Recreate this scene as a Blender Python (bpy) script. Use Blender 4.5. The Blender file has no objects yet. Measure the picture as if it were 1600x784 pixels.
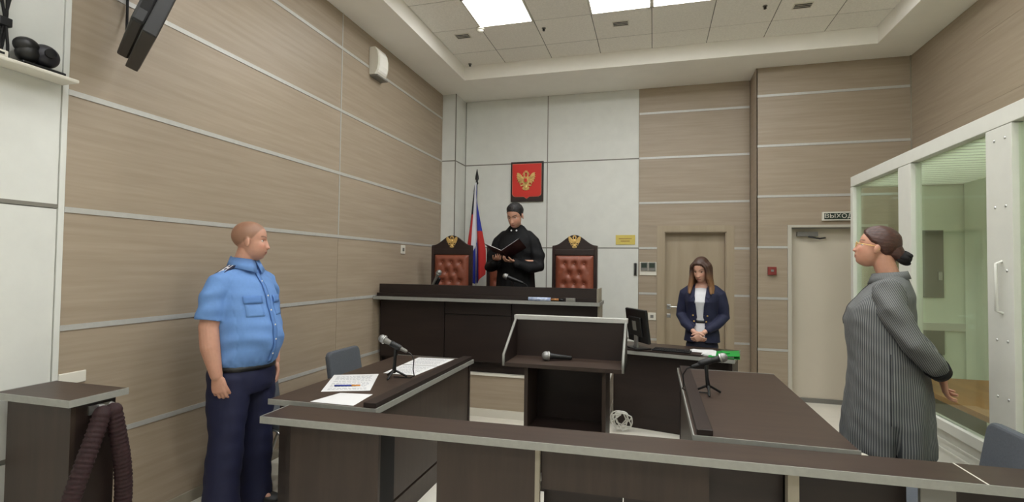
import bpy, bmesh, math, random
import numpy as np
from mathutils import Vector as V, Matrix as M, Euler

random.seed(7)
scene = bpy.context.scene
COL = scene.collection
PI = math.pi

# ------------------------------------------------------------------ camera
cam_data = bpy.data.cameras.new('camera')
cam_data.sensor_fit = 'HORIZONTAL'; cam_data.sensor_width = 36.0
cam_data.lens = 799.8 / 1600 * 36.0
cam_data.clip_start = 0.05; cam_data.clip_end = 60
cam = bpy.data.objects.new('camera', cam_data); COL.objects.link(cam)
R_ = V((0.96380618, 0.26630177, 0.01268913)); U_ = V((-0.00455515, -0.03113971, 0.99950466)); F_ = V((-0.26656499, 0.96338657, 0.0287996))
cam.matrix_world = M(((R_.x, U_.x, -F_.x, 2.8775), (R_.y, U_.y, -F_.y, 0.0), (R_.z, U_.z, -F_.z, 1.5436), (0, 0, 0, 1)))
scene.camera = cam

# ------------------------------------------------------------------ light and exposure
LAMP = 16.0                                   # emission of the ceiling panels
LAMP_COLOR = (0.985, 1.0, 1.0)
w = bpy.data.worlds.new('world'); scene.world = w; w.use_nodes = True
w.node_tree.nodes['Background'].inputs[0].default_value = (0.6, 0.65, 0.7, 1)
w.node_tree.nodes['Background'].inputs[1].default_value = 0.3
scene.view_settings.view_transform = 'Standard'
scene.view_settings.look = 'None'
scene.view_settings.exposure = 0.0
scene.view_settings.gamma = 1.0
scene.view_settings.use_curve_mapping = False
scene.cycles.max_bounces = 10
scene.cycles.diffuse_bounces = 6
scene.cycles.glossy_bounces = 4
scene.cycles.transmission_bounces = 6
scene.cycles.transparent_max_bounces = 12
scene.cycles.use_denoising = True
scene.cycles.sample_clamp_indirect = 6

# ------------------------------------------------------------------ materials
def lin(c):
    r = []
    for v in c:
        v /= 255.0
        r.append(v / 12.92 if v <= 0.04045 else ((v + 0.055) / 1.055) ** 2.4)
    return (r[0], r[1], r[2], 1.0)

def mat(name, rgb, rough=0.5, metal=0.0, spec=0.5, noise=0.0, scale=(20, 20, 20), bump=0.0, coat=0.0, rgb2=None, coords='Object', rand=0.0, detail=4.0, ior=None):
    m = bpy.data.materials.new(name); m.use_nodes = True
    nt = m.node_tree; b = nt.nodes['Principled BSDF']
    b.inputs['Roughness'].default_value = rough
    b.inputs['Metallic'].default_value = metal
    b.inputs['Specular IOR Level'].default_value = spec
    if coat: b.inputs['Coat Weight'].default_value = coat; b.inputs['Coat Roughness'].default_value = 0.2
    c = lin(rgb); b.inputs['Base Color'].default_value = c
    if noise > 0 or bump > 0 or rgb2:
        tc = nt.nodes.new('ShaderNodeTexCoord'); mp = nt.nodes.new('ShaderNodeMapping')
        mp.inputs['Scale'].default_value = scale
        nt.links.new(tc.outputs[coords], mp.inputs['Vector'])
        if rand:
            oi = nt.nodes.new('ShaderNodeObjectInfo'); mu = nt.nodes.new('ShaderNodeMath'); mu.operation = 'MULTIPLY'; mu.inputs[1].default_value = 37.0
            nt.links.new(oi.outputs['Random'], mu.inputs[0]); nt.links.new(mu.outputs[0], mp.inputs['Location'])
        nz = nt.nodes.new('ShaderNodeTexNoise'); nz.inputs['Scale'].default_value = 1.0; nz.inputs['Detail'].default_value = detail; nz.inputs['Roughness'].default_value = 0.6
        nt.links.new(mp.outputs[0], nz.inputs['Vector'])
        if noise > 0 or rgb2:
            cr = nt.nodes.new('ShaderNodeValToRGB')
            c2 = lin(rgb2) if rgb2 else tuple(min(1, v * (1 + noise)) for v in c[:3]) + (1,)
            c1 = c if rgb2 else tuple(v * (1 - noise) for v in c[:3]) + (1,)
            cr.color_ramp.elements[0].position = 0.32; cr.color_ramp.elements[0].color = c1
            cr.color_ramp.elements[1].position = 0.68; cr.color_ramp.elements[1].color = c2
            nt.links.new(nz.outputs['Fac'], cr.inputs['Fac'])
            out = cr.outputs['Color']
            if rand:
                hs = nt.nodes.new('ShaderNodeHueSaturation'); mr = nt.nodes.new('ShaderNodeMapRange')
                mr.inputs[3].default_value = 1 - rand; mr.inputs[4].default_value = 1 + rand
                nt.links.new(oi.outputs['Random'], mr.inputs[0]); nt.links.new(mr.outputs[0], hs.inputs['Value']); nt.links.new(out, hs.inputs['Color']); out = hs.outputs['Color']
            nt.links.new(out, b.inputs['Base Color'])
        if bump > 0:
            bp = nt.nodes.new('ShaderNodeBump'); bp.inputs['Strength'].default_value = bump; bp.inputs['Distance'].default_value = 0.004
            nt.links.new(nz.outputs['Fac'], bp.inputs['Height']); nt.links.new(bp.outputs[0], b.inputs['Normal'])
    return m

def emit(name, rgb, s):
    m = bpy.data.materials.new(name); m.use_nodes = True; nt = m.node_tree
    b = nt.nodes['Principled BSDF']; b.inputs['Base Color'].default_value = (0.9, 0.9, 0.9, 1)
    b.inputs['Emission Color'].default_value = (*rgb, 1); b.inputs['Emission Strength'].default_value = s
    return m

def glass_mat(name, tint, gl=0.12):
    m = bpy.data.materials.new(name); m.use_nodes = True; nt = m.node_tree
    for n in list(nt.nodes): nt.nodes.remove(n)
    o = nt.nodes.new('ShaderNodeOutputMaterial'); t = nt.nodes.new('ShaderNodeBsdfTransparent'); g = nt.nodes.new('ShaderNodeBsdfGlossy'); mx = nt.nodes.new('ShaderNodeMixShader'); fr = nt.nodes.new('ShaderNodeLayerWeight'); fr.inputs[0].default_value = .5; pw = nt.nodes.new('ShaderNodeMath'); pw.operation = 'POWER'; pw.inputs[1].default_value = 4.0; ml = nt.nodes.new('ShaderNodeMath'); ml.operation = 'MULTIPLY_ADD'; ml.inputs[1].default_value = .8; ml.inputs[2].default_value = .03; nt.links.new(fr.outputs['Facing'], pw.inputs[0]); nt.links.new(pw.outputs[0], ml.inputs[0])
    t.inputs[0].default_value = (*tint, 1); g.inputs['Roughness'].default_value = 0.02; g.inputs[0].default_value = (0.9, 1, 0.92, 1)
    nt.links.new(ml.outputs[0], mx.inputs[0]); nt.links.new(t.outputs[0], mx.inputs[1]); nt.links.new(g.outputs[0], mx.inputs[2]); nt.links.new(mx.outputs[0], o.inputs[0])
    return m

WOODC = ((153, 138, 119), (165, 150, 131))
M_wood_y = mat('oak_laminate_along_wall', WOODC[0], 0.45, rgb2=WOODC[1], scale=(3, 1.6, 34), rand=0.035, bump=0.02)
M_wood_x = mat('oak_laminate_back', WOODC[0], 0.45, rgb2=WOODC[1], scale=(1.6, 3, 34), rand=0.035, bump=0.02)
M_door_wood = mat('door_oak', (156, 141, 118), 0.45, rgb2=(166, 151, 128), scale=(14, 3, 1.2))
M_white_wall = mat('white_panel', (212, 213, 207), 0.55, noise=0.03, scale=(6, 6, 6))
M_white_paint = mat('white_paint', (246, 243, 236), 0.7, noise=0.02, scale=(3, 3, 3))
M_tile_c = mat('ceiling_tile_mineral', (240, 237, 230), 0.85, noise=0.06, scale=(60, 60, 60), bump=0.05, rand=0.03)
M_alu = mat('aluminium_strip', (186, 185, 180), 0.45, metal=0.25, noise=0.04, scale=(30, 30, 30))
M_joint = mat('grey_joint', (120, 117, 108), 0.6)
M_edge = mat('silver_edge_band', (150, 150, 144), 0.45, metal=0.2, noise=0.05, scale=(40, 40, 40))
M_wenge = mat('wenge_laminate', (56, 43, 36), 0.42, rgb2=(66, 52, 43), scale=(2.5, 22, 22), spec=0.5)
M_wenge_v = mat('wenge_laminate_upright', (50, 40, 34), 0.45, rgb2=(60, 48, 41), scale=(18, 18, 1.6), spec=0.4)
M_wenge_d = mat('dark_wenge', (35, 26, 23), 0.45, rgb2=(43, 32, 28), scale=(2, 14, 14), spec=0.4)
M_beige_side = mat('beige_side_laminate', (150, 142, 126), 0.5, noise=0.05, scale=(20, 20, 2))
M_black = mat('black_plastic', (20, 20, 21), 0.45)
M_blackmatt = mat('matt_black', (13, 12, 13), 0.8)
M_greyplastic = mat('grey_plastic', (120, 118, 112), 0.5)
M_whiteplastic = mat('white_plastic', (218, 214, 202), 0.45)
M_chrome = mat('brushed_chrome', (200, 200, 198), 0.3, metal=0.9)
M_gold = mat('gilt_relief', (220, 186, 118), 0.34, metal=0.6, noise=0.12, scale=(60, 60, 60))
M_red = mat('heraldic_red', (206, 42, 30), 0.5)
M_floor = mat('cream_floor_tile', (232, 227, 215), 0.3, noise=0.05, scale=(3, 3, 3))
M_lamp = emit('lamp_diffuser', LAMP_COLOR, LAMP)
M_steel = mat('cream_painted_steel', (208, 208, 199), 0.45, noise=0.02, scale=(10, 10, 10))
M_pvc = mat('pale_green_sheet', (226, 232, 218), 0.5, noise=0.06, scale=(3, 3, 1.5))
M_glass = glass_mat('armoured_glass', (0.94, 0.975, 0.925))
M_multiwall = mat('multiwall_sheet', (214, 222, 200), 0.5)
_b = M_multiwall.node_tree.nodes['Principled BSDF']; _tr = M_multiwall.node_tree.nodes.new('ShaderNodeBsdfTranslucent'); _tr.inputs[0].default_value = (.9, .95, .86, 1); _mx = M_multiwall.node_tree.nodes.new('ShaderNodeMixShader'); _mx.inputs[0].default_value = .75
M_multiwall.node_tree.links.new(_b.outputs[0], _mx.inputs[1]); M_multiwall.node_tree.links.new(_tr.outputs[0], _mx.inputs[2]); M_multiwall.node_tree.links.new(_mx.outputs[0], M_multiwall.node_tree.nodes['Material Output'].inputs[0])
M_benchwood = mat('varnished_bench_wood', (150, 98, 52), 0.4, rgb2=(170, 116, 66), scale=(12, 1.5, 12))
M_leather = mat('tan_leather', (128, 68, 48), 0.42, noise=0.1, scale=(50, 50, 50), bump=0.04)
M_mahog = mat('mahogany', (30, 15, 12), 0.38, rgb2=(40, 21, 16), scale=(14, 14, 2))
M_rope = mat('maroon_velvet', (38, 10, 14), 0.75, noise=0.35, scale=(90, 90, 90), bump=0.3)
M_paper = mat('paper', (226, 226, 226), 0.7)
M_ink = mat('print_ink', (168, 170, 175), 0.8)
M_chairfab = mat('slate_fabric', (84, 88, 94), 0.85, noise=0.1, scale=(120, 120, 120))
M_green = mat('green_card', (22, 150, 58), 0.45)
M_yellow = mat('brass_plate', (206, 186, 92), 0.4, noise=0.04)
M_darkred = mat('dark_red_text', (120, 50, 30), 0.6)
M_fw = mat('flag_white', (228, 228, 232), 0.75); M_fb = mat('flag_blue', (38, 52, 150), 0.75); M_fr = mat('flag_red', (178, 36, 34), 0.75)
M_fn = mat('flag_dark_navy', (24, 22, 30), 0.8)  # near-black navy of the cloth on the upper left folds
M_screen = mat('dark_screen', (16, 18, 24), 0.12)
M_signgreen = mat('exit_sign_dark_green', (34, 50, 38), 0.5)
M_cable_w = mat('white_cable', (205, 203, 196), 0.5)
M_foam = mat('mic_mesh', (150, 150, 148), 0.35, metal=0.6, noise=0.25, scale=(300, 300, 300), bump=0.4)

# ------------------------------------------------------------------ geometry helpers
def NB(): return bmesh.new()

def box(bm, x0, y0, z0, x1, y1, z1, bev=0.0, mi=0):
    n0 = len(bm.faces)
    vs = [bm.verts.new(p) for p in ((x0, y0, z0), (x1, y0, z0), (x1, y1, z0), (x0, y1, z0), (x0, y0, z1), (x1, y0, z1), (x1, y1, z1), (x0, y1, z1))]
    fs = [bm.faces.new([vs[i] for i in q]) for q in ((3, 2, 1, 0), (4, 5, 6, 7), (0, 1, 5, 4), (1, 2, 6, 5), (2, 3, 7, 6), (3, 0, 4, 7))]
    for f in fs: f.material_index = mi
    if bev > 0:
        es = list({e for f in fs for e in f.edges})
        r = bmesh.ops.bevel(bm, geom=es, offset=bev, segments=2, affect='EDGES', profile=0.5)
        for f in r['faces']: f.material_index = mi
    return vs

def xform(bm, fn_or_mat, verts=None):
    for v in (verts or bm.verts):
        v.co = fn_or_mat @ v.co

def ring(bm, c, u, v, n):
    return [bm.verts.new(c + u * math.cos(2 * PI * i / n) + v * math.sin(2 * PI * i / n)) for i in range(n)]

def skin(bm, rings, mi=0, cap=True):
    n = len(rings[0])
    for a, b in zip(rings, rings[1:]):
        for i in range(n):
            f = bm.faces.new((a[i], a[(i + 1) % n], b[(i + 1) % n], b[i])); f.material_index = mi; f.smooth = True
    if cap:
        for r, flip in ((rings[0], True), (rings[-1], False)):
            f = bm.faces.new(list(reversed(r)) if flip else r); f.material_index = mi

def tube(bm, pts, rad, n=10, mi=0, round_ends=True, flat=1.0, ref=None):
    """swept tube; rad is one radius or a list (a pair (u, v) for an oval section)."""
    pts = [V(p) for p in pts]
    if not isinstance(rad, (list, tuple)): rad = [rad] * len(pts)
    rad = [(r, r * flat) if not isinstance(r, (tuple, list)) else r for r in rad]
    tg = []
    for i in range(len(pts)):
        a = pts[max(0, i - 1)]; b = pts[min(len(pts) - 1, i + 1)]
        t = (b - a); tg.append(t.normalized() if t.length > 1e-9 else V((0, 0, 1)))
    up = V(ref) if ref is not None else (V((0, 0, 1)) if abs(tg[0].z) < 0.9 else V((0, 1, 0)))
    u = (up - tg[0] * up.dot(tg[0])).normalized()
    rings = []
    def addr(c, t, ru, rv):
        nonlocal u
        u = (u - t * u.dot(t)).normalized(); v = t.cross(u)
        rings.append(ring(bm, c, u * ru, v * rv, n))
    if round_ends:
        r0 = rad[0]
        for a in (80, 50, 25): addr(pts[0] - tg[0] * min(r0) * math.sin(math.radians(a)), tg[0], r0[0] * math.cos(math.radians(a)), r0[1] * math.cos(math.radians(a)))
    for p, t, r in zip(pts, tg, rad): addr(p, t, r[0], r[1])
    if round_ends is True:
        r0 = rad[-1]
        for a in (25, 50, 80): addr(pts[-1] + tg[-1] * min(r0) * math.sin(math.radians(a)), tg[-1], r0[0] * math.cos(math.radians(a)), r0[1] * math.cos(math.radians(a)))
    skin(bm, rings, mi)

def cyl(bm, p0, p1, r0, r1=None, n=16, mi=0):
    tube(bm, [p0, p1], [r0, r1 if r1 is not None else r0], n, mi, round_ends=False)

def loft(bm, secs, n=32, mi=0, power=2.0):
    """stack of oval sections (z, cx, cy, rx, ry)."""
    rings = []
    for s in secs:
        z, cx, cy, rx, ry = s[:5]
        rg = []
        for i in range(n):
            a = 2 * PI * i / n; ca, sa = math.cos(a), math.sin(a)
            e = 2.0 / power
            rg.append(bm.verts.new((cx + rx * math.copysign(abs(ca) ** e, ca), cy + ry * math.copysign(abs(sa) ** e, sa), z)))
        rings.append(rg)
    if secs[0][0] > secs[-1][0]: rings.reverse()
    skin(bm, rings, mi)

def ell(bm, c, r, rot=None, n=16, mi=0):
    m = M.Translation(V(c)) @ (rot.to_4x4() if rot is not None else M.Identity(4)) @ M.Diagonal((*r, 1)) if not isinstance(r, (int, float)) else M.Translation(V(c)) @ M.Scale(r, 4)
    g = bmesh.ops.create_uvsphere(bm, u_segments=n, v_segments=max(6, n // 2 + 2), radius=1.0, matrix=m)
    for v in g['verts']:
        for f in v.link_faces: f.smooth = True; f.material_index = mi

def prism(bm, poly, d, mi=0, frame=None):
    """flat outline (u, v) pulled out by d; frame maps (u, v, w) to space."""
    fr = frame or M.Identity(4)
    a = [bm.verts.new(fr @ V((p[0], p[1], 0))) for p in poly]; b = [bm.verts.new(fr @ V((p[0], p[1], d))) for p in poly]
    fs = [bm.faces.new(list(reversed(a))), bm.faces.new(b)]
    for i in range(len(poly)):
        j = (i + 1) % len(poly); fs.append(bm.faces.new((a[i], a[j], b[j], b[i])))
    for f in fs: f.material_index = mi
    bmesh.ops.recalc_face_normals(bm, faces=fs)
    bmesh.ops.triangulate(bm, faces=fs[:2])

# ------------------------------------------------------------------ object helpers
ROOTM = {}
def tag(o, label=None, cat=None, group=None, kind=None):
    if label: o['label'] = label
    if cat: o['category'] = cat
    if group: o['group'] = group
    if kind: o['kind'] = kind
    return o

def thing(name, label, cat, loc=(0, 0, 0), rz=0.0, group=None):
    o = bpy.data.objects.new(name, None); COL.objects.link(o); o.empty_display_size = 0.1
    place(o, loc, rz); tag(o, label, cat, group)
    return o

def place(o, loc, rz=0.0, rx=0.0, ry=0.0):
    o.location = loc; o.rotation_euler = (rx, ry, rz)
    ROOTM[o.name] = M.Translation(V(loc)) @ Euler((rx, ry, rz)).to_matrix().to_4x4()

def obj(name, bm, m, parent=None, label=None, local=False, smooth=False, recalc=False):
    """link bm as one mesh; geometry is in world space unless local (then it is in the thing's own frame)."""
    if recalc: bmesh.ops.recalc_face_normals(bm, faces=bm.faces[:])
    if parent is not None and not local: bm.transform(ROOTM[parent.name].inverted())
    me = bpy.data.meshes.new(name)
    if smooth:
        for f in bm.faces: f.smooth = True
    bm.to_mesh(me); bm.free()
    for mm in (m if isinstance(m, (list, tuple)) else [m]): me.materials.append(mm)
    o = bpy.data.objects.new(name, me); COL.objects.link(o)
    if parent is not None:
        o.parent = parent; ROOTM[o.name] = ROOTM[parent.name]
    else: ROOTM[o.name] = M.Identity(4)
    if label: o['label'] = label
    return o

def top(name, bm, m, label, cat, loc=None, group=None, smooth=False):
    """a thing that is one mesh, with its origin at loc."""
    if loc is not None: bm.transform(M.Translation(-V(loc)))
    o = obj(name, bm, m, smooth=smooth)
    if loc is not None: o.location = loc; ROOTM[o.name] = M.Translation(V(loc))
    return tag(o, label, cat, group)

def bx(name, b, m, parent, bev=0.0, local=False, label=None):
    bm = NB(); box(bm, *b, bev=bev); return obj(name, bm, m, parent, label, local)

def struct(name, bm, m):
    return tag(obj(name, bm, m), kind='structure')

def dup(root, loc, rz, label=None, group=None):
    r = root.copy(); COL.objects.link(r); r.location = loc; r.rotation_euler = (0, 0, rz)
    if label: r['label'] = label
    if group: r['group'] = group
    for ch in list(root.children):
        c = ch.copy(); COL.objects.link(c); c.parent = r
        for g in list(ch.children):
            d = g.copy(); COL.objects.link(d); d.parent = c
    return r

# ================================================================== THE ROOM
XR, YB, YR, YF, ZS, ZT = 5.63, 7.02, 6.61, -2.4, 3.94, 4.12
bm = NB(); box(bm, -0.2, YF - 0.2, -0.15, XR + 0.2, YB + 0.4, 0.0); floor = struct('floor', bm, M_floor)

# ceiling: lowered border with a tray of tiles
TX0, TX1, TY0, TY1 = 0.5, 5.15, -1.6, 6.17
bm = NB()
box(bm, -0.15, YF - .15, ZS, TX0, YB + .3, ZT + .15); box(bm, TX1, YF - .15, ZS, XR + .15, YB + .3, ZT + .15)
box(bm, TX0, TY1, ZS, TX1, YB + .3, ZT + .15); box(bm, TX0, YF - .15, ZS, TX1, TY0, ZT + .15)
box(bm, TX0, TY0, ZT + .03, TX1, TY1, ZT + .15)
ceiling = struct('ceiling', bm, M_white_paint)
xs = [TX0] + [1.05 + 0.6 * k for k in range(7)] + [TX1]
ys = [TY0] + [-1.42 + 0.6 * k for k in range(13)] + [TY1]
LAMPS = {(1, 11), (3, 11), (4, 11), (6, 11), (1, 8), (3, 8), (4, 8), (6, 8), (1, 5), (3, 5), (4, 5), (6, 5), (1, 2), (3, 2), (4, 2), (6, 2)}
where = {1: 'left', 3: 'centre left', 4: 'centre right', 6: 'right'}
row_name = {11: 'nearest the judge', 8: 'above the public barrier', 5: 'just ahead of the public', 2: 'at the back of the hall'}
shared = {}
for i in range(len(xs) - 1):
    for j in range(len(ys) - 1):
        x0, x1, y0, y1 = xs[i], xs[i + 1], ys[j], ys[j + 1]
        if (i, j) in LAMPS:
            t = thing('ceiling_lamp', 'square ceiling light panel, %s one of the row %s' % (where[i], row_name[j]), 'lamp', (x0 + .3, y0 + .3, ZT), group='square light panels of the ceiling')
            b1 = NB()
            for q in ((x0, y0, x1, y0 + .018), (x0, y1 - .018, x1, y1), (x0, y0, x0 + .018, y1), (x1 - .018, y0, x1, y1)): box(b1, q[0], q[1], ZT - .006, q[2], q[3], ZT + .028)
            obj('lamp_frame', b1, M_whiteplastic, t)
            bx('diffuser', (x0 + .018, y0 + .018, ZT + .004, x1 - .018, y1 - .018, ZT + .018), M_lamp, t)
            continue
        key = (round(x1 - x0, 3), round(y1 - y0, 3))
        if key not in shared:
            b1 = NB(); box(b1, -key[0] / 2 + .004, -key[1] / 2 + .004, 0, key[0] / 2 - .004, key[1] / 2 - .004, .028, bev=.003)
            me = bpy.data.meshes.new('ceiling_tile'); b1.to_mesh(me); b1.free(); me.materials.append(M_tile_c); shared[key] = me
        o = bpy.data.objects.new('ceiling_tile', shared[key]); COL.objects.link(o); o.parent = ceiling; o.location = ((x0 + x1) / 2, (y0 + y1) / 2, ZT + random.uniform(0, .002))
bm = NB()
for x in xs[1:-1]: box(bm, x - .008, TY0, ZT + .004, x + .008, TY1, ZT + .03)
for y in ys[1:-1]: box(bm, TX0, y - .008, ZT + .004, TX1, y + .008, ZT + .0295)
obj('ceiling_grid', bm, M_greyplastic, ceiling)
# small ceiling fittings
def vent(x, y, label):
    t = thing('ceiling_vent', label, 'vent', (x, y, ZT), group='small vents in the ceiling tiles')
    bx('vent_plate', (x - .085, y - .06, ZT - .006, x + .085, y + .06, ZT), M_whiteplastic, t, bev=.002)
    for k in range(3): bx('slot', (x - .075, y - .045 + .032 * k, ZT - .009, x + .075, y - .03 + .032 * k, ZT - .005), M_black, t)
vent(0.80, 5.33, 'small slotted vent in a ceiling tile near the left corner of the tray')
vent(2.53, 5.45, 'small slotted vent in a ceiling tile behind the middle lamps')
vent(4.27, 5.50, 'small slotted vent in a ceiling tile at the right of the tray')
t = thing('smoke_detector', 'small white dome detector hanging at the corner of the left ceiling lamp', 'detector', (1.05, 5.2, ZT))
bm = NB(); cyl(bm, (1.05, 5.2, ZT), (1.05, 5.2, ZT - .02), .05); obj('detector_base', bm, M_whiteplastic, t)
bm = NB(); ell(bm, (1.05, 5.2, ZT - .025), (.036, .036, .022)); obj('dome', bm, M_whiteplastic, t)
for (x, y, lb) in ((1.72, 5.36, 'tiny dark sprinkler head in the ceiling right of the left lamp'), (3.92, 5.42, 'tiny dark sprinkler head in the ceiling left of the right vent'), (0.60, 6.1, 'tiny dark sprinkler head at the left back corner of the ceiling tray')):
    t = thing('sprinkler', lb, 'sprinkler', (x, y, ZT))
    bm = NB(); cyl(bm, (x, y, ZT + .01), (x, y, ZT - .006), .022); obj('escutcheon', bm, M_greyplastic, t)
    bm = NB(); cyl(bm, (x, y, ZT), (x, y, ZT - .03), .01, .014); obj('nozzle', bm, M_black, t)

# ---- walls
def panelled(root, axis, plane, a0, a1, zs, m, joints=(), proud=0.012, gap=0.002, sign=1):
    """rows of boards in front of a wall. axis 'y': boards run along y on x=plane, else along x on y=plane."""
    cuts = [a0] + list(joints) + [a1]
    for z0, z1 in zip(zs, zs[1:]):
        for c0, c1 in zip(cuts, cuts[1:]):
            bm = NB()
            if axis == 'y': box(bm, min(plane, plane - sign * proud), c0 + gap, z0 + gap, max(plane, plane - sign * proud), c1 - gap, z1 - gap)
            else: box(bm, c0 + gap, plane, z0 + gap, c1 - gap, plane + proud, z1 - gap)
            obj('wall_panel', bm, m, root)
def strip(root, axis, plane, a0, a1, z, w=0.028, d=0.005, m=None, sign=1):
    bm = NB()
    if axis == 'y': box(bm, min(plane - sign * .01, plane + sign * d), a0, z - w / 2, max(plane - sign * .01, plane + sign * d), a1, z + w / 2)
    else: box(bm, a0, plane - d, z - w / 2, a1, plane + .01, z + w / 2)
    obj('trim_strip', bm, m or M_alu, root)
def vstrip(root, axis, plane, a, z0, z1, w=0.012, d=0.004, m=None):
    bm = NB()
    if axis == 'y': box(bm, plane - .01, a - w / 2, z0, plane + d, a + w / 2, z1)
    else: box(bm, a - w / 2, plane - d, z0, a + w / 2, plane + .01, z1)
    obj('trim_strip', bm, m or M_alu, root)

ZW = [0.0, .6, 1.2, 1.8, 2.4, 3.0, 3.6, ZS]
ZWH = [0.0, .6, 1.8, 3.0, ZS]
bm = NB(); box(bm, -0.2, YF, 0, -0.012, YB + .2, ZS); wall_left = struct('wall_left', bm, M_joint)
panelled(wall_left, 'y', 0, 1.885, YB, ZW, M_wood_y, joints=(4.223, 6.58))
panelled(wall_left, 'y', 0, YF, 1.855, ZWH, M_white_wall, joints=(-0.5,))
for z in ZW[1:-1]: strip(wall_left, 'y', 0, 1.885, 6.64, z)
for z in ZWH[1:-1]: strip(wall_left, 'y', 0, YF, 1.857, z + .012, w=.02, d=.001, m=M_joint)
for z0, z1 in ((1.8, 2.4), (2.4, 3.0), (3.0, 3.6), (3.6, ZS)): vstrip(wall_left, 'y', 0, 4.223, z0 + .014, z1 - .014 if z1 < 3.9 else z1)
vstrip(wall_left, 'y', 0, 1.87, 0, ZS, w=.026, d=.006, m=M_white_wall)
bm = NB(); box(bm, 0, 1.9, 0, .014, 4.95, .07); tag(obj('baseboard_left', bm, M_beige_side), kind='structure')

# back wall (white middle, oak right part with door_1)
D1 = (3.013, 3.773, 2.013); D2 = (4.42, 5.36, 2.035)
bm = NB()
for b in ((-0.2, YB + .012, 0, D1[0], YB + .2, ZS), (D1[1], YB + .012, 0, 4.06, YB + .2, ZS), (D1[0], YB + .012, D1[2], D1[1], YB + .2, ZS)): box(bm, *b)
wall_back = struct('wall_back', bm, M_joint)
panelled(wall_back, 'x', YB, .215, 2.683, ZWH, M_white_wall, joints=(1.436,))
for z in ZWH[1:-1]: strip(wall_back, 'x', YB, .215, 2.683, z, w=.016, d=.001, m=M_joint)
vstrip(wall_back, 'x', YB, 1.436, 0, ZS, w=.012, d=.001, m=M_joint)
bm = NB(); box(bm, -0.01, 6.64, 0, .205, YB + .1, ZS); pil = tag(obj('trim_1', bm, M_white_wall), kind='structure')
for z in (.6, 1.8, 3.0):
    bm = NB(); box(bm, 0, 6.638, z - .008, .2065, YB, z + .008); obj('trim_strip', bm, M_joint, pil)
bm = NB(); box(bm, .197, 6.634, 0, .209, 6.642, ZS); obj('corner_bead', bm, M_joint, pil)
CW0, CW1, CZ = 2.92, 3.865, 2.095
for z0, z1 in zip(ZW, ZW[1:]):
    if z1 <= 1.81 :
        for a0, a1 in ((2.683, CW0), (CW1, 4.05)): panelled(wall_back, 'x', YB, a0, a1, [z0, z1], M_wood_x)
    elif z0 < 2.0:
        for a0, a1 in ((2.683, CW0), (CW1, 4.05)): panelled(wall_back, 'x', YB, a0, a1, [z0, CZ], M_wood_x, gap=.0005)
        panelled(wall_back, 'x', YB, 2.683, 4.05, [CZ, z1], M_wood_x, gap=.0005)
    else: panelled(wall_back, 'x', YB, 2.683, 4.05, [z0, z1], M_wood_x)
for z in ZW[1:4]:
    strip(wall_back, 'x', YB, 2.69, CW0, z); strip(wall_back, 'x', YB, CW1, 4.045, z)
for z in ZW[4:-1]: strip(wall_back, 'x', YB, 2.69, 4.045, z)

bm = NB()
for b in ((4.065, YR + .012, 0, D2[0], YB + .2, ZS), (D2[1], YR + .012, 0, XR + .2, YB + .2, ZS), (D2[0], YR + .012, D2[2], D2[1], YB + .2, ZS), (4.053, YR, 0, 4.066, YB, ZS)): box(bm, *b)
wall_right_back = struct('wall_back_right', bm, M_wood_x)
for z0, z1 in zip(ZW, ZW[1:]):
    if z1 <= 1.81:
        for a0, a1 in ((4.053, 4.385), (5.395, XR)): panelled(wall_right_back, 'x', YR, a0, a1, [z0, z1], M_wood_x)
    elif z0 < 2.0:
        for a0, a1 in ((4.053, 4.385), (5.395, XR)): panelled(wall_right_back, 'x', YR, a0, a1, [z0, 2.06], M_wood_x, gap=.0005)
        panelled(wall_right_back, 'x', YR, 4.053, XR, [2.06, z1], M_wood_x, gap=.0005)
    else: panelled(wall_right_back, 'x', YR, 4.053, XR, [z0, z1], M_wood_x)
for z in ZW[1:4]: strip(wall_right_back, 'x', YR, 4.06, 4.385, z)
for z in ZW[4:-1]: strip(wall_right_back, 'x', YR, 4.06, XR, z)

bm = NB(); box(bm, XR + .012, YF, 0, XR + .2, YR, ZS); wall_right = struct('wall_right', bm, M_joint)
panelled(wall_right, 'y', XR, YF, YR - .002, ZW, M_wood_y, joints=(-.6, 1.75, 4.1), sign=-1)
for z in ZW[1:-1]: strip(wall_right, 'y', XR, YF, YR - .004, z, sign=-1, w=.014, d=.002, m=M_wood_y)
vstrip(wall_right, 'y', XR, YR - .006, 0, ZS, w=.012, d=.004, m=M_beige_side)
bm = NB(); box(bm, -.2, YF - .2, 0, XR + .2, YF, ZS); wall_front = struct('wall_front', bm, M_white_wall)

# door 1 (oak, behind the secretary)
bm = NB(); box(bm, D1[0] + .012, YB + .10, 0.004, D1[1] - .012, YB + .145, D1[2] - .012); door_1 = struct('door_1', bm, M_door_wood)
for nm, b in (('casing', (CW0, YB - .014, 0, D1[0], YB + .012, D1[2])), ('casing', (D1[1], YB - .014, 0, CW1, YB + .012, D1[2])), ('casing', (CW0, YB - .014, D1[2], CW1, YB + .012, CZ)),
              ('door_jamb', (D1[0], YB, 0, D1[0] + .012, YB + .2, D1[2])), ('door_jamb', (D1[1] - .012, YB, 0, D1[1], YB + .2, D1[2])), ('door_jamb', (D1[0], YB, D1[2] - .012, D1[1], YB + .2, D1[2]))):
    bx(nm, b, M_door_wood, door_1)
hx = 3.075
bm = NB(); box(bm, hx - .025, YB + .092, .995, hx + .025, YB + .1, 1.06, bev=.004); hd = obj('door_handle', bm, M_chrome, door_1)
bm = NB(); tube(bm, [(hx, YB + .09, 1.03), (hx, YB + .05, 1.03), (hx + .03, YB + .045, 1.03), (hx + .14, YB + .05, 1.03)], .011); obj('lever', bm, M_chrome, hd)
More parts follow.
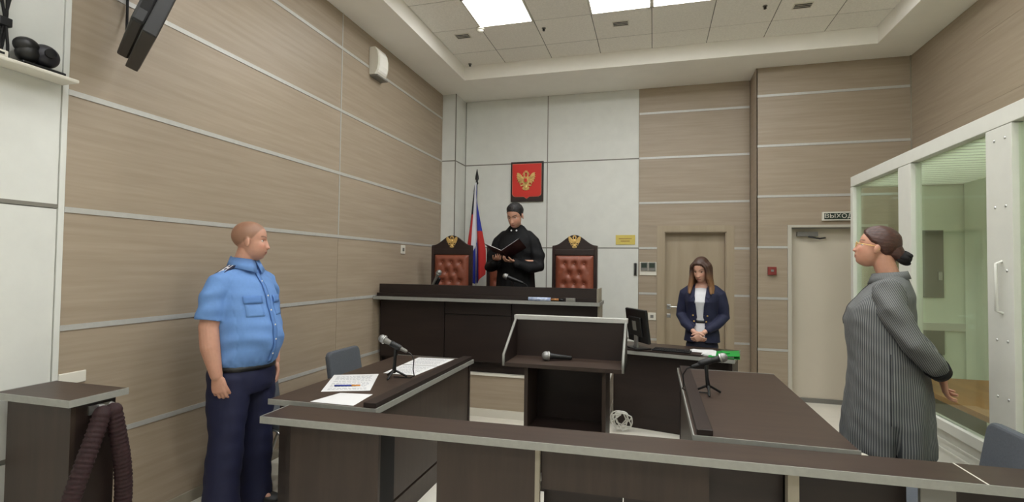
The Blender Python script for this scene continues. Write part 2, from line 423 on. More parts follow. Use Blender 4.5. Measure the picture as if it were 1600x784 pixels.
bm = NB(); box(bm, hx - .025, YB + .092, .885, hx + .025, YB + .1, .935, bev=.004); obj('keyhole_plate', bm, M_chrome, door_1)

# door 2 (pale, with closer)
M_frame2 = mat('pale_door_frame', (188, 183, 170), 0.5)
M_door2 = mat('pale_door', (204, 195, 178), 0.5, noise=0.02, scale=(2, 2, 1))
bm = NB(); box(bm, D2[0] + .012, YR + .11, 0.004, D2[1] - .012, YR + .155, D2[2] - .01); door_2 = struct('door_2', bm, M_door2)
for nm, b in (('door_jamb', (4.385, YR - .008, 0, D2[0] + .006, YR + .2, D2[2])), ('door_jamb', (D2[1] - .006, YR - .008, 0, 5.395, YR + .2, D2[2])), ('door_jamb', (4.385, YR - .008, D2[2] - .004, 5.395, YR + .2, 2.06))):
    bx(nm, b, M_frame2, door_2)
bx('threshold', (D2[0], YR + .09, 0, D2[1], YR + .15, .05), M_greyplastic, door_2)
bm = NB(); box(bm, 4.50, YR + .055, 1.93, 4.72, YR + .108, 1.985, bev=.006); cl = obj('door_closer', bm, M_greyplastic, door_2)
bm = NB(); tube(bm, [(4.62, YR + .05, 1.925), (4.72, YR + .0, 1.9), (4.80, YR + .09, 1.915)], .009); obj('closer_arm', bm, M_black, cl)

# ---- fittings on the walls
def wbox(t, nm, b, m, bev=.004): return bx(nm, b, m, t, bev=bev)
t = thing('wall_speaker', 'white curved loudspeaker high on the oak wall under the soffit', 'speaker', (0, 4.83, 3.54))
bm = NB()
prof = [(0, 0), (.065, 0), (.092, .045), (.104, .10), (.104, .18), (.092, .24), (.065, .285), (0, .285)]
prism(bm, prof, .21, frame=M(((1, 0, 0, 0.002), (0, 0, 1, 4.70), (0, 1, 0, 3.53), (0, 0, 0, 1)))); obj('speaker_shell', bm, M_whiteplastic, t)
bm = NB(); prism(bm, [(.067, .01), (.095, .05), (.108, .10), (.108, .18), (.095, .235), (.067, .275)], .16, frame=M(((1, 0, 0, .004), (0, 0, 1, 4.73), (0, 1, 0, 3.53), (0, 0, 0, 1)))); obj('speaker_grille', bm, M_white_paint, t)
bm = NB(); box(bm, .0, 4.72, 3.515, .09, 4.94, 3.529); obj('bracket', bm, M_greyplastic, t)
def plate(x, y, z, w, h, axis, label, rock=True):
    t = thing('wall_switch', label, 'switch', (x, y, z))
    if axis == 'x':
        wbox(t, 'switch_plate', (x, y - w / 2, z - h / 2, x + .01, y + w / 2, z + h / 2), M_whiteplastic)
        if rock: wbox(t, 'rocker', (x + .009, y - w / 5, z - h / 5, x + .014, y + w / 5, z + h / 5), M_greyplastic, .001)
    else:
        wbox(t, 'switch_plate', (x - w / 2, y - .01, z - h / 2, x + w / 2, y, z + h / 2), M_whiteplastic)
        if rock: wbox(t, 'rocker', (x - w / 5, y - .014, z - h / 5, x + w / 5, y - .009, z + h / 5), M_greyplastic, .001)
plate(0, 5.52, 1.72, .105, .105, 'x', 'small white switch on the oak wall left of the judges chairs')
plate(0, 1.95, .94, .13, .06, 'x', 'small white socket plate on the oak wall behind the dark pedestal', rock=False)
plate(2.86, YB, .90, .10, .10, 'y', 'small white switch beside the oak door behind the monitor')
# pair of control panels and the intercom
z_ = 1.6
t = thing('control_panel', 'white twin wall control panel with two grey screens left of the oak door', 'control panel', (2.80, YB, 1.45))
wbox(t, 'backplate', (2.70, YB - .012, 1.44, 2.915, YB, 1.615), M_whiteplastic)
for k in range(2):
    x0 = 2.712 + .1 * k
    c = wbox(t, 'module', (x0, YB - .028, 1.50, x0 + .092, YB - .012, 1.612), M_greyplastic, .003)
    bm = NB(); box(bm, x0 + .012, YB - .031, 1.54, x0 + .08, YB - .027, 1.60); obj('display', bm, M_signgreen, c)
t = thing('wall_intercom', 'small dark intercom handset on the white wall beside the twin control panel', 'intercom', (2.645, YB, 1.46))
wbox(t, 'cradle', (2.622, YB - .012, 1.43, 2.668, YB, 1.60), M_greyplastic)
bm = NB(); tube(bm, [(2.645, YB - .02, 1.59), (2.645, YB - .03, 1.53), (2.645, YB - .02, 1.45)], [.013, .009, .013]); obj('handset', bm, M_black, t)
t = thing('fire_alarm', 'small red fire alarm call point on the oak wall beside the pale door', 'alarm', (4.215, YR, 1.52))
wbox(t, 'alarm_body', (4.17, YR - .04, 1.475, 4.26, YR, 1.57), mat('alarm_red', (128, 48, 42), .5))
wbox(t, 'alarm_window', (4.20, YR - .044, 1.512, 4.23, YR - .039, 1.538), M_greyplastic, .001)
# exit sign
def text_obj(name, body, size, m, parent, mtx, ext=.0015, align='CENTER', sx=1.0):
    cu = bpy.data.curves.new(name, 'FONT'); cu.body = body; cu.size = size; cu.extrude = ext; cu.align_x = align; cu.align_y = 'CENTER'
    tmp = bpy.data.objects.new(name, cu); COL.objects.link(tmp)
    bpy.context.view_layer.update()
    me = bpy.data.meshes.new_from_object(tmp.evaluated_get(bpy.context.evaluated_depsgraph_get()))
    bpy.data.objects.remove(tmp); bpy.data.curves.remove(cu)
    me.transform(ROOTM[parent.name].inverted() @ mtx @ M.Diagonal((sx, 1, 1, 1)))
    me.materials.clear(); me.materials.append(m); me.name = name
    o = bpy.data.objects.new(name, me); COL.objects.link(o); o.parent = parent; ROOTM[o.name] = ROOTM[parent.name]
    return o
FACE = lambda x, y, z: M(((1, 0, 0, x), (0, 0, -1, y), (0, 1, 0, z), (0, 0, 0, 1)))     # text that faces -y
t = thing('exit_sign', 'dark green exit sign in a pale frame above the pale door', 'sign', (4.905, YR, 2.155))
wbox(t, 'sign_box', (4.738, YR - .03, 2.105, 5.07, YR, 2.205), M_whiteplastic, .003)
wbox(t, 'sign_face', (4.758, YR - .034, 2.12, 5.05, YR - .029, 2.19), M_signgreen, .001)
text_obj('lettering', 'ВЫХОД', .066, M_whiteplastic, t, FACE(4.904, YR - .0345, 2.1545), sx=1.18)
# name plate
t = thing('name_plate', 'yellow name plate on the white wall right of the judges chairs', 'sign', (2.506, YB, 1.91))
wbox(t, 'plate', (2.385, YB - .008, 1.845, 2.64, YB, 1.975), M_yellow, .002)
for k, (wd, z) in enumerate(((.17, 1.925), (.12, 1.892))):
    bm = NB(); x = 2.512 - wd / 2
    while x < 2.512 + wd / 2:
        l = random.uniform(.006, .014); box(bm, x, YB - .0095, z - .005, x + l, YB - .007, z + .006); x += l + .005
    obj('text_line', bm, M_darkred, t)

# ---- coat of arms
EAGLE = [(0, .16), (.04, .19), (.065, .27), (.05, .34), (.085, .40), (.135, .395), (.205, .35), (.145, .335), (.125, .29), (.135, .21), (.19, .23), (.25, .31), (.34, .40), (.43, .44), (.50, .42), (.45, .36), (.52, .31),
         (.455, .265), (.515, .20), (.44, .165), (.485, .09), (.405, .075), (.43, -.005), (.345, .0), (.355, -.075), (.275, -.05), (.265, -.125), (.19, -.09), (.145, -.14), (.2, -.2), (.29, -.22), (.30, -.27), (.2, -.275), (.13, -.24),
         (.115, -.29), (.22, -.38), (.16, -.40), (.17, -.47), (.09, -.44), (.06, -.5), (0, -.47)]
def eagle(name, parent, fr, s, mgold, mred, d=.012):
    """gilt double-headed eagle in the plane of frame fr, height s."""
    bm = NB()
    poly = [(x * s, y * s) for x, y in EAGLE] + [(-x * s, y * s) for x, y in reversed(EAGLE[1:-1])]
    prism(bm, poly, d, frame=fr)
    def fe(x, y, z, rx, ry, rz): ell(bm, fr @ V((x * s, y * s, z)), (rx * s, ry * s, rz), rot=(fr.to_3x3()), n=8)
    for sg in (-1, 1):
        for k in range(5): # wing feathers in relief
            a = math.radians(62 - 30 * k)
            tube(bm, [fr @ V((sg * .16 * s, .12 * s, d)), fr @ V((sg * (.16 + .31 * math.cos(a)) * s, (.09 + .30 * math.sin(a)) * s, d * 1.15))], [.030 * s, .016 * s], n=6)
        fe(sg * .095, .355, d, .045, .04, .010)
        for dx in (-.035, 0, .035): prism(bm, [((sg * .095 + dx - .018) * s, .41 * s), ((sg * .095 + dx + .018) * s, .41 * s), ((sg * .095 + dx) * s, .475 * s)], d, frame=fr)
        tube(bm, [fr @ V((sg * .24 * s, -.25 * s, d)), fr @ V((sg * .34 * s, -.10 * s, d))], .012 * s, n=6)
    fe(.33, -.09, d, .03, .03, .008)
    for dx in (-.05, 0, .05): prism(bm, [((dx - .026) * s, .455 * s), ((dx + .026) * s, .455 * s), (dx * s, .56 * s)], d, frame=fr)
    tube(bm, [fr @ V((-.09 * s, .46 * s, d)), fr @ V((0, .44 * s, d)), fr @ V((.09 * s, .46 * s, d))], .02 * s, n=6)
    fe(0, .03, d, .13, .2, .014)
    fe(0, -.33, d, .07, .13, .010)
    o = obj(name, bm, mgold, parent)
    bm = NB(); prism(bm, [(-.075 * s, .12 * s), (.075 * s, .12 * s), (.075 * s, -.03 * s), (0, -.09 * s), (-.075 * s, -.03 * s)], d * .8, frame=fr @ M.Translation((0, 0, d + .008))); obj('breast_shield', bm, mred, o)
    return o
t = thing('coat_of_arms', 'red shield with a gilt double headed eagle on a dark board above the judge', 'emblem', (1.148, YB, 2.45))
wbox(t, 'backing_board', (.912, YB - .03, 2.452, 1.385, YB, 3.018), M_mahog, .004)
sh = [(-.205, .245), (.205, .245), (.205, -.17), (.195, -.195), (.165, -.212), (.04, -.212), (0, -.24), (-.04, -.212), (-.165, -.212), (-.195, -.195), (-.205, -.17)]
fr = FACE(1.148, YB - .03, 2.735)
bm = NB(); prism(bm, [(x * 1.035, y * 1.03) for x, y in sh], .008, frame=fr); obj('shield_rim', bm, mat('rim_rose', (200, 120, 96), .5), t)
bm = NB(); prism(bm, sh, .014, frame=fr); obj('shield', bm, M_red, t)
eagle('eagle', t, FACE(1.14, YB - .044, 2.74), .27, M_gold, M_red)

# ================================================================== PODIUM AND BENCH
PZ = .44
bm = NB(); box(bm, 0.004, 5.02, .08, 2.45, YB - .004, PZ - .02); t_pod = thing('podium', 'low podium clad in pale oak carrying the judges bench', 'podium', (1.2, 5.02, 0))
obj('podium_body', bm, M_wood_x, t_pod)
bx('podium_floor', (0.004, 5.0, PZ - .02, 2.47, YB - .004, PZ), M_floor, t_pod)
bx('podium_plinth', (0.004, 5.008, 0, 2.462, YB - .004, .08), M_whiteplastic, t_pod)
bench = thing('judges_bench', 'long dark wenge judges bench with a silver ledge on the podium', 'bench', (1.2, 5.2, PZ))
BX0, BX1 = .03, 2.36
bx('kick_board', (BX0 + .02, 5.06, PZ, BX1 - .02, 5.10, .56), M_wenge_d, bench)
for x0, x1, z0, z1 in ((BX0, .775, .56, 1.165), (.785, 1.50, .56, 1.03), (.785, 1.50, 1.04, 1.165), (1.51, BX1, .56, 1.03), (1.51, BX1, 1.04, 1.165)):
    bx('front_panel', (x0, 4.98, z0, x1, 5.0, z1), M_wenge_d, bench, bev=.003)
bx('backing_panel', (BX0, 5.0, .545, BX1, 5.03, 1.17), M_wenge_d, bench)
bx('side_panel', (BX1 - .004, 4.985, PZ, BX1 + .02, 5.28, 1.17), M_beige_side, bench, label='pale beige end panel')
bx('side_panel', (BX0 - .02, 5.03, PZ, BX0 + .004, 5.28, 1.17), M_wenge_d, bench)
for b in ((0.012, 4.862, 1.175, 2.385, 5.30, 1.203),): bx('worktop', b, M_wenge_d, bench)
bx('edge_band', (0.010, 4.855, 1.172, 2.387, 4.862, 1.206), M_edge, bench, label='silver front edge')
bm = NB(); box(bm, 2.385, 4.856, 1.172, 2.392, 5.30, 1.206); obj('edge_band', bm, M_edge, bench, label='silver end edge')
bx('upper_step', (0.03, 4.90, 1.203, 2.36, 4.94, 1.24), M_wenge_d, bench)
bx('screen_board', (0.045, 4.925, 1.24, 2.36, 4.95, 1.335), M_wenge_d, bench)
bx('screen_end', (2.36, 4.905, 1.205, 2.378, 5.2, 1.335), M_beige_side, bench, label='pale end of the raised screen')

# roll and stamp on the ledge
t = thing('paper_roll', 'blue and white roll with a brown wooden tip on the bench ledge', 'roll', (1.82, 4.885, 1.203))
bm = NB(); cyl(bm, (1.70, 4.884, 1.222), (1.92, 4.884, 1.222), .019, n=20); obj('roll_sleeve', bm, mat('blue_white_print', (120, 140, 190), .5, rgb2=(206, 214, 226), scale=(30, 60, 60)), t)
bm = NB(); cyl(bm, (1.92, 4.884, 1.222), (2.0, 4.884, 1.222), .009, .012); obj('wood_tip', bm, M_benchwood, t)
bm = NB(); cyl(bm, (2.0, 4.884, 1.222), (2.05, 4.884, 1.222), .012, .006); obj('dark_tip', bm, M_black, t)
t = thing('desk_stamp', 'small grey box beside the blue roll on the bench ledge', 'box', (2.115, 4.885, 1.203))
bm = NB(); box(bm, 2.07, 4.872, 1.2035, 2.16, 4.898, 1.240, bev=.003); obj('box_body', bm, M_greyplastic, t)
bm = NB(); box(bm, 2.074, 4.869, 1.226, 2.156, 4.8725, 1.225); obj('box_lid', bm, M_whiteplastic, t)

# ---- judges chairs
def judge_chair(label, rz, loc, group='carved judges chairs'):
    t = thing('judge_chair', label, 'chair', (0, 0, 0), 0, group)
    w2 = .262
    def arch(w2, z0, z1, zt):
        pts = [(-w2, z0), (w2, z0), (w2, z1), (w2 * .86, z1 + .004)]
        for k in range(13):
            a = k / 12; x = w2 * .80 * (1 - 2 * a); pts.append((x, z1 + (zt - z1) * (0.5 - 0.5 * math.cos(2 * PI * (0.08 + .84 * a)))))
        pts += [(-w2 * .86, z1 + .004), (-w2, z1)]
        return pts
    FR = M(((1, 0, 0, 0), (0, 0, -1, .275), (0, 1, 0, 0), (0, 0, 0, 1)))
    bm = NB(); prism(bm, arch(w2, .42, 1.345, 1.47), .045, frame=FR); obj('back_frame', bm, M_mahog, t, local=True)
    for s in (-1, 1): bx('back_post', (s * w2 - .03 * (s > 0), .215, .40, s * w2 + .03 * (s < 0), .232, 1.335), M_mahog, t, bev=.004, local=True)
    bx('back_rail', (-w2 + .03, .217, 1.235, w2 - .03, .232, 1.30), M_mahog, t, bev=.004, local=True)
    # tufted back pad
    bm = NB(); nx, nz = 40, 56; x0, x1, zz0, zz1 = -.222, .222, .50, 1.232
    buttons = []
    for r in range(6):
        z = 1.135 - .115 * r
        for x in ((-.115, 0, .115) if r % 2 == 0 else (-.058, .058)): buttons.append((x, z))
    grid = []
    for j in range(nz + 1):
        row = []
        for i in range(nx + 1):
            x = x0 + (x1 - x0) * i / nx; z = zz0 + (zz1 - zz0) * j / nz
            e = min(x - x0, x1 - x, z - zz0, zz1 - z); d = .042 * (1 - math.exp(-e / .03))
            for bxx, bz in buttons:
                r2 = (x - bxx) ** 2 + (z - bz) ** 2; d -= .030 * math.exp(-r2 / .0009)
                for ddx in (-.058, .058):
                    # creases running diagonally between buttons
                    for t2 in (.25, .5, .75):
                        q = (x - bxx - ddx * t2) ** 2 + (z - bz + .115 * t2) ** 2
                        d -= .006 * math.exp(-q / .00025)
            row.append(bm.verts.new((x, .232 - max(d, .0), z)))
        grid.append(row)
    for j in range(nz):
        for i in range(nx):
            f = bm.faces.new((grid[j][i], grid[j][i + 1], grid[j + 1][i + 1], grid[j + 1][i])); f.smooth = True
    pad = obj('back_pad', bm, M_leather, t, local=True)
    for bxx, bz in buttons:
        bm = NB(); ell(bm, (bxx, .216, bz), (.009, .006, .009), n=8); obj('tuft_button', bm, M_leather, pad, local=True)
    bm = NB(); box(bm, -.24, -.26, .42, .24, .22, .50, bev=.03); obj('seat', bm, M_leather, t, local=True)
    bx('seat_frame', (-.25, -.27, .36, .25, .24, .42), M_mahog, t, bev=.006, local=True)
    for s in (-1, 1):
        bm = NB(); box(bm, s * .255 - .022, -.22, .64, s * .255 + .022, .22, .675, bev=.01); obj('armrest', bm, M_mahog, t, local=True)
        bx('arm_post', (s * .255 - .018, -.2, .36, s * .255 + .018, -.16, .645), M_mahog, t, local=True)
        for y in (-.24, .2): bx('leg', (s * .225 - .022, y - .02, 0, s * .225 + .022, y + .02, .37), M_mahog, t, local=True)
    fr = M(((1, 0, 0, 0), (0, 0, -1, .232), (0, 1, 0, 1.388), (0, 0, 0, 1)))
    eagle('eagle_relief', t, fr, .145, M_gold, M_gold, d=.008)
    place(t, loc, rz)
    return t
jc = judge_chair('carved chair with tan tufted back left of the flag by the oak wall', math.radians(2), (.485, 5.66, PZ))
dup(jc, (1.985, 5.66, PZ), math.radians(-3), 'carved chair with tan tufted back to the right of the judge')
dup(jc, (1.085, 6.06, PZ), math.radians(4), 'carved chair directly behind the standing judge, mostly hidden by the robe')

# ---- flag
t = thing('flag_on_pole', 'draped white blue and red flag on a pole behind the bench', 'flag', (.50, 6.75, PZ))
bm = NB(); cyl(bm, (.50, 6.75, PZ), (.50, 6.75, PZ + .06), .15, .12, n=24); cyl(bm, (.50, 6.75, PZ + .06), (.50, 6.75, PZ + .12), .03, .025); obj('pole_base', bm, M_black, t)
bm = NB(); cyl(bm, (.50, 6.75, PZ + .1), (.475, 6.785, 2.72), .011); obj('flag_pole', bm, M_chrome, t)
bm = NB(); loft(bm, [(2.68, .475, 6.785, .016, .016), (2.70, .475, 6.785, .022, .022), (2.73, .475, 6.785, .014, .014), (2.76, .475, 6.785, .028, .012), (2.80, .475, 6.785, .024, .010), (2.90, .475, 6.785, .003, .003)], n=14); obj('spear_finial', bm, M_black, t)
bm = NB(); NS, NT = 44, 170
def fold(s, tt):
    # s across the gathered cloth, tt down the hang
    spread = .035 + .10 * min(1, tt * 1.5) ** .8
    x = .468 + (s - .42) * 2 * spread + .010 * math.sin(tt * 5 + s * 4)
    y = 6.735 - .05 * math.sin(s * 3.2 * PI) * (.3 + tt) - .012
    return x, y
ztop = lambda s: 2.70 - .42 * max(0, s - .62) * 1.9 - .40 * max(0, .33 - s) * 2.2
zbot = lambda s: 1.28 + .30 * abs(s - .45) ** 1.3
g = []
for j in range(NT + 1):
    row = []
    for i in range(NS + 1):
        s = i / NS; tt = j / NT; x, y = fold(s, tt); z = ztop(s) + (zbot(s) - ztop(s)) * tt
        row.append(bm.verts.new((x, y, z)))
    g.append(row)
for j in range(NT):
    for i in range(NS):
        f = bm.faces.new((g[j][i], g[j + 1][i], g[j + 1][i + 1], g[j][i + 1])); f.smooth = True
        s = (i + .5) / NS; z = f.calc_center_median().z
        if s < .16: mi = 3 if z > 2.06 else 2
        elif s < .30: mi = 3 if z > 2.25 else 2
        elif s < .66: mi = 0 if z > 1.70 + .65 * (s - .3) else 1
        else: mi = 1 if z > 2.02 else 2
        if .30 <= s < .66 and z < 1.42: mi = 1
        f.material_index = mi
fl = obj('flag_cloth', bm, [M_fw, M_fb, M_fr, M_fn], t)
md = fl.modifiers.new('thickness', 'SOLIDIFY'); md.thickness = .003

# ================================================================== SECRETARY DESK
SA = math.radians(-12.8)
desk = thing('secretary_desk', 'dark wenge secretary desk with silver edge beside the bench', 'desk', (2.675, 5.01, 0), SA)
L = dict(local=True)
bx('desk_top', (-0.2, 0, .722, .90, .62, .75), M_wenge, desk, local=True)
bx('edge_band', (-0.204, -.006, .720, .904, 0, .752), M_edge, desk, local=True, label='silver front edge')
bx('edge_band', (.90, 0, .720, .906, .62, .752), M_edge, desk, local=True, label='silver end edge')
bx('front_panel', (-0.18, .10, .14, .86, .12, .722), M_wenge_d, desk, local=True)
bx('kick_board', (-0.18, .115, 0.0, .86, .135, .14), M_wenge_d, desk, local=True)
bx('side_panel', (.86, .02, 0, .885, .60, .722), M_wenge_d, desk, local=True)
bx('side_panel', (-0.2, .10, 0, -.18, .60, .722), M_wenge_d, desk, local=True)
bx('upper_ledge', (-0.2, .0, .752, .62, .16, .768), M_wenge_d, desk, local=True)
DM = ROOTM[desk.name]
# monitor seen from behind
mon = thing('monitor', 'black computer monitor seen from behind on the secretary desk', 'monitor', (2.755, 5.10, .768), math.radians(-58 + 180))
def T(bm, m): bm.transform(m); return bm
tilt = M.Translation((0, 0, .06)) @ M.Rotation(math.radians(-8), 4, 'X')
bm = NB(); box(bm, -.185, -.012, .0, .185, .018, .32, bev=.008); T(bm, tilt); scr = obj('monitor_housing', bm, M_black, mon, local=True)
bm = NB(); box(bm, -.172, -.0135, .018, .172, -.0118, .308); T(bm, tilt); obj('screen', bm, M_screen, scr, local=True)
bm = NB(); box(bm, -.11, .016, .06, .11, .04, .25, bev=.012); T(bm, tilt); hs = obj('rear_cover', bm, M_black, mon, local=True)
bm = NB(); box(bm, -.035, .0395, .12, .03, .042, .21); T(bm, tilt); obj('rating_label', bm, M_greyplastic, hs, local=True, label='pale grey sticker')
bm = NB(); box(bm, -.03, .03, .0, .03, .05, .13, bev=.006); obj('stand_neck', bm, M_chrome, mon, local=True)
bm = NB(); box(bm, -.11, -.06, .0, .11, .10, .012, bev=.005); obj('stand_foot', bm, M_black, mon, local=True)
# keyboard, papers, green folder
kb = thing('keyboard', 'black keyboard on the secretary desk beside the monitor', 'keyboard', DM @ V((.36, .08, .768)), SA)
bm = NB(); box(bm, -.17, -.055, 0.0005, .17, .06, .016, bev=.004); obj('keyboard_body', bm, M_black, kb, local=True)
bm = NB()
for r in range(5):
    for c in range(14): box(bm, -.158 + c * .0226, -.046 + r * .021, .0155, -.158 + c * .0226 + .019, -.046 + r * .021 + .017, .021)
o = obj('keys', bm, M_blackmatt, kb, local=True); o['kind'] = 'stuff'
def sheet_stack(name, label, cat, loc, rz, w, h, th, m, lines=0, group=None, pad=0.0):
    t = thing(name, label, cat, loc, rz, group)
    bm = NB(); box(bm, -w / 2, -h / 2, .0004, w / 2, h / 2, th + .0004); obj('sheet', bm, m, t, local=True)
    if lines:
        bm = NB(); rr = random.Random(hash(lines) + 5)
        for k in range(lines):
            y = h / 2 - .03 - k * (h - .06) / lines; x = -w / 2 + .02
            while x < w / 2 - .03:
                l = rr.uniform(.008, .022); box(bm, x, y - .002, th + .0004, min(x + l, w / 2 - .018), y + .0015, th + .0008); x += l + .005
            if rr.random() < .15: continue
        o = obj('text_lines', bm, M_ink, t, local=True); o['kind'] = 'stuff'
    return t
sheet_stack('paper_stack', 'stack of white papers in front of the standing secretary', 'papers', DM @ V((.62, .24, .75)), SA + .12, .21, .28, .012, M_paper)
for k, (dx, dy, rz) in enumerate(((.03, .02, .5), (-.05, -.03, -.3))):
    sheet_stack('paper_sheet', ('loose white sheet lying askew on the paper stack of the secretary', 'loose white sheet beside the keyboard of the secretary')[k], 'paper', DM @ V((.62 + dx, .24 + dy, .7625 + .002 * k)), SA + rz, .2, .26, .0012, M_paper)
gf = thing('green_folder', 'bright green folder lying on the end of the secretary desk', 'folder', DM @ V((.79, .20, .75)), SA + .1)
bm = NB(); box(bm, -.12, -.16, .0005, .14, .16, .004); obj('cover', bm, M_green, gf, local=True)
bm = NB(); box(bm, -.092, -.13, .004, .092, .13, .014); obj('sheets', bm, M_paper, gf, local=True)
bm = NB(); box(bm, -.12, -.16, .0, .14, .16, .003); bm.transform(M.Translation((0, 0, .016)) @ M.Rotation(math.radians(-5), 4, 'Y')); obj('cover', bm, M_green, gf, local=True)
bm = NB(); box(bm, -.01, -.05, .022, .05, .05, .04, bev=.01); bm.transform(M.Rotation(.3, 4, 'Z')); obj('clip_tab', bm, M_green, gf, local=True)

# ---- coiled white cables on the floor
t = thing('cable_coil', 'loose coil of white cables on the floor beside the lectern', 'cable', (2.62, 5.0, 0))
for k in range(5):
    bm = NB(); pts = []; rr = random.Random(k + 3); ph = rr.uniform(0, 6); w_, h_ = rr.uniform(.05, .085), rr.uniform(.05, .095); cx = 2.60 + rr.uniform(-.03, .03); tl = rr.uniform(.3, 1.0)
    for i in range(41):
        a = i / 40 * 2 * PI * 1.3 + ph
        u = w_ * math.cos(a) + .018 * math.sin(2.3 * a + k); v = h_ * math.sin(a) + .02 * math.sin(1.7 * a + 2 * k)
        pts.append((cx + u * math.cos(tl * .5) + v * math.sin(tl * .5), 4.93 + .03 * math.cos(a + tl), max(.008, .115 + v * math.cos(tl * .5) - u * math.sin(tl * .5))))
    tube(bm, pts, .006, n=6); obj('cable_loop', bm, M_cable_w, t, smooth=True)

# ================================================================== LECTERN
lec = thing('lectern', 'dark wenge lectern with a silver edged raised screen, open towards us', 'lectern', (2.28, 3.6, 0))
LY0, LY1, LX0, LX1, LZ = 3.45, 3.80, 1.862, 2.698, .868
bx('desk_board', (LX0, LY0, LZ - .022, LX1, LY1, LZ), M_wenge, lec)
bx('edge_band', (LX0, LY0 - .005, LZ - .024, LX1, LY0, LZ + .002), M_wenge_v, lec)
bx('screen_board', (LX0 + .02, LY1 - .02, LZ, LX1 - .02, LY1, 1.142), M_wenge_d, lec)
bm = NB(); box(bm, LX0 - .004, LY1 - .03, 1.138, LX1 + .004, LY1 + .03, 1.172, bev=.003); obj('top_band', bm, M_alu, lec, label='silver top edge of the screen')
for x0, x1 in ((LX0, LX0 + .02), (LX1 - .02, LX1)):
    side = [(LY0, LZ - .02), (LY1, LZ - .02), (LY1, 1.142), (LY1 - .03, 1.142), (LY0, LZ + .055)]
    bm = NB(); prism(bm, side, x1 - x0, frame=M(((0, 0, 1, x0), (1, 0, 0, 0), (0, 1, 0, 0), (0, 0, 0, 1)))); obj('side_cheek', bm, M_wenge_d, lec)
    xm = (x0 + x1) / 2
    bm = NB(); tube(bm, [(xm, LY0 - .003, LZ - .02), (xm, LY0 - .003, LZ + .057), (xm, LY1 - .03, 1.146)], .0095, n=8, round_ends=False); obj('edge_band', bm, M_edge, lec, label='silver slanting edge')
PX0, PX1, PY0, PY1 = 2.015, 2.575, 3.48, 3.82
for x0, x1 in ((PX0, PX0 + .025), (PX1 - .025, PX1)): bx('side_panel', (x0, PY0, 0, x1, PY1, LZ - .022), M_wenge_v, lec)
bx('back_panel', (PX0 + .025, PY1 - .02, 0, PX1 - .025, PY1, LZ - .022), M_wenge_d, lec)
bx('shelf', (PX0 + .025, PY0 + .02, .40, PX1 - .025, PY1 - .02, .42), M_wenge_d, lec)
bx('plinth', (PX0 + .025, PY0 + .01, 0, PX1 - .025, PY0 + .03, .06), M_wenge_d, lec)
# microphone lying on it
def mic(parent, p0, d, L=.15, local=True, body=None, k=1.12):
    """hand microphone: grille at p0, handle along d."""
    d = V(d).normalized(); p0 = V(p0)
    bm = NB(); ell(bm, p0, (.026 * k, .026 * k, .026 * k), n=16); obj('grille', bm, M_foam, parent, local=local)
    bm = NB(); cyl(bm, p0 + d * .010, p0 + d * .020, .0275 * k, n=18); obj('collar', bm, M_chrome, parent, local=local)
    bm = NB(); tube(bm, [p0 + d * .018, p0 + d * .05, p0 + d * (.05 + L)], [.021 * k, .016 * k, .011 * k], n=14); obj('handle', bm, body or M_black, parent, local=local)
t = thing('microphone', 'handheld microphone lying on the lectern board', 'microphone', (2.13, 3.60, LZ))
mic(t, (2.14, 3.62, LZ + .034), (1, .45, -.10), L=.13, local=False, k=1.28)

# ================================================================== SIDE TABLES
def side_table(label, x0, x1, y0, y1, ridge):
    t = thing('side_table', label, 'table', ((x0 + x1) / 2, (y0 + y1) / 2, 0))
    bx('table_top', (x0, y0, .722, x1, y1, .75), M_wenge, t)
    for b in ((x0 - .004, y0 - .006, .72, x1 + .004, y0, .752), (x0 - .004, y1, .72, x1 + .004, y1 + .006, .752)): bx('edge_band', b, M_edge, t)
    xe = x1 if ridge == 'right' else x0
    bx('edge_band', (xe - .004, y0, .72, xe + .004, y1, .7515) if ridge == 'right' else (xe - .006, y0, .72, xe, y1, .752), M_edge, t)
    if ridge == 'right': bx('raised_ledge', (x1 - .085, y0 + .01, .75, x1 - .008, y1 - .005, .778), M_wenge_d, t, bev=.003)
    else: bx('raised_ledge', (x0 + .012, y0 + .01, .75, x0 + .085, y1 - .03, .778), M_wenge_d, t, bev=.003)
    s = 1 if ridge == 'right' else -1
    xm = x1 - .03 if s > 0 else x0 + .03
    bx('modesty_panel', (xm - .012, y0 + .05, .15, xm + .012, y1 - .06, .722), M_wenge_v, t)
    bx('skirting_board', (xm - .014, y0 + .05, .0, xm + .014, y1 - .06, .135), M_wenge_v, t)
    for y in (y0 + .03, y1 - .055): bx('end_panel', (x0 + .05, y, 0, x1 - .012, y + .025, .722) if s > 0 else (x0 + .012, y, 0, x1 - .05, y + .025, .722), M_wenge_d, t)
    return t
side_table('long dark wenge table on the left beside the uniformed man', .722, 1.418, 2.525, 4.09, 'right')
side_table('long dark wenge table on the right with a bare top', 3.068, 3.755, 2.60, 4.28, 'left')

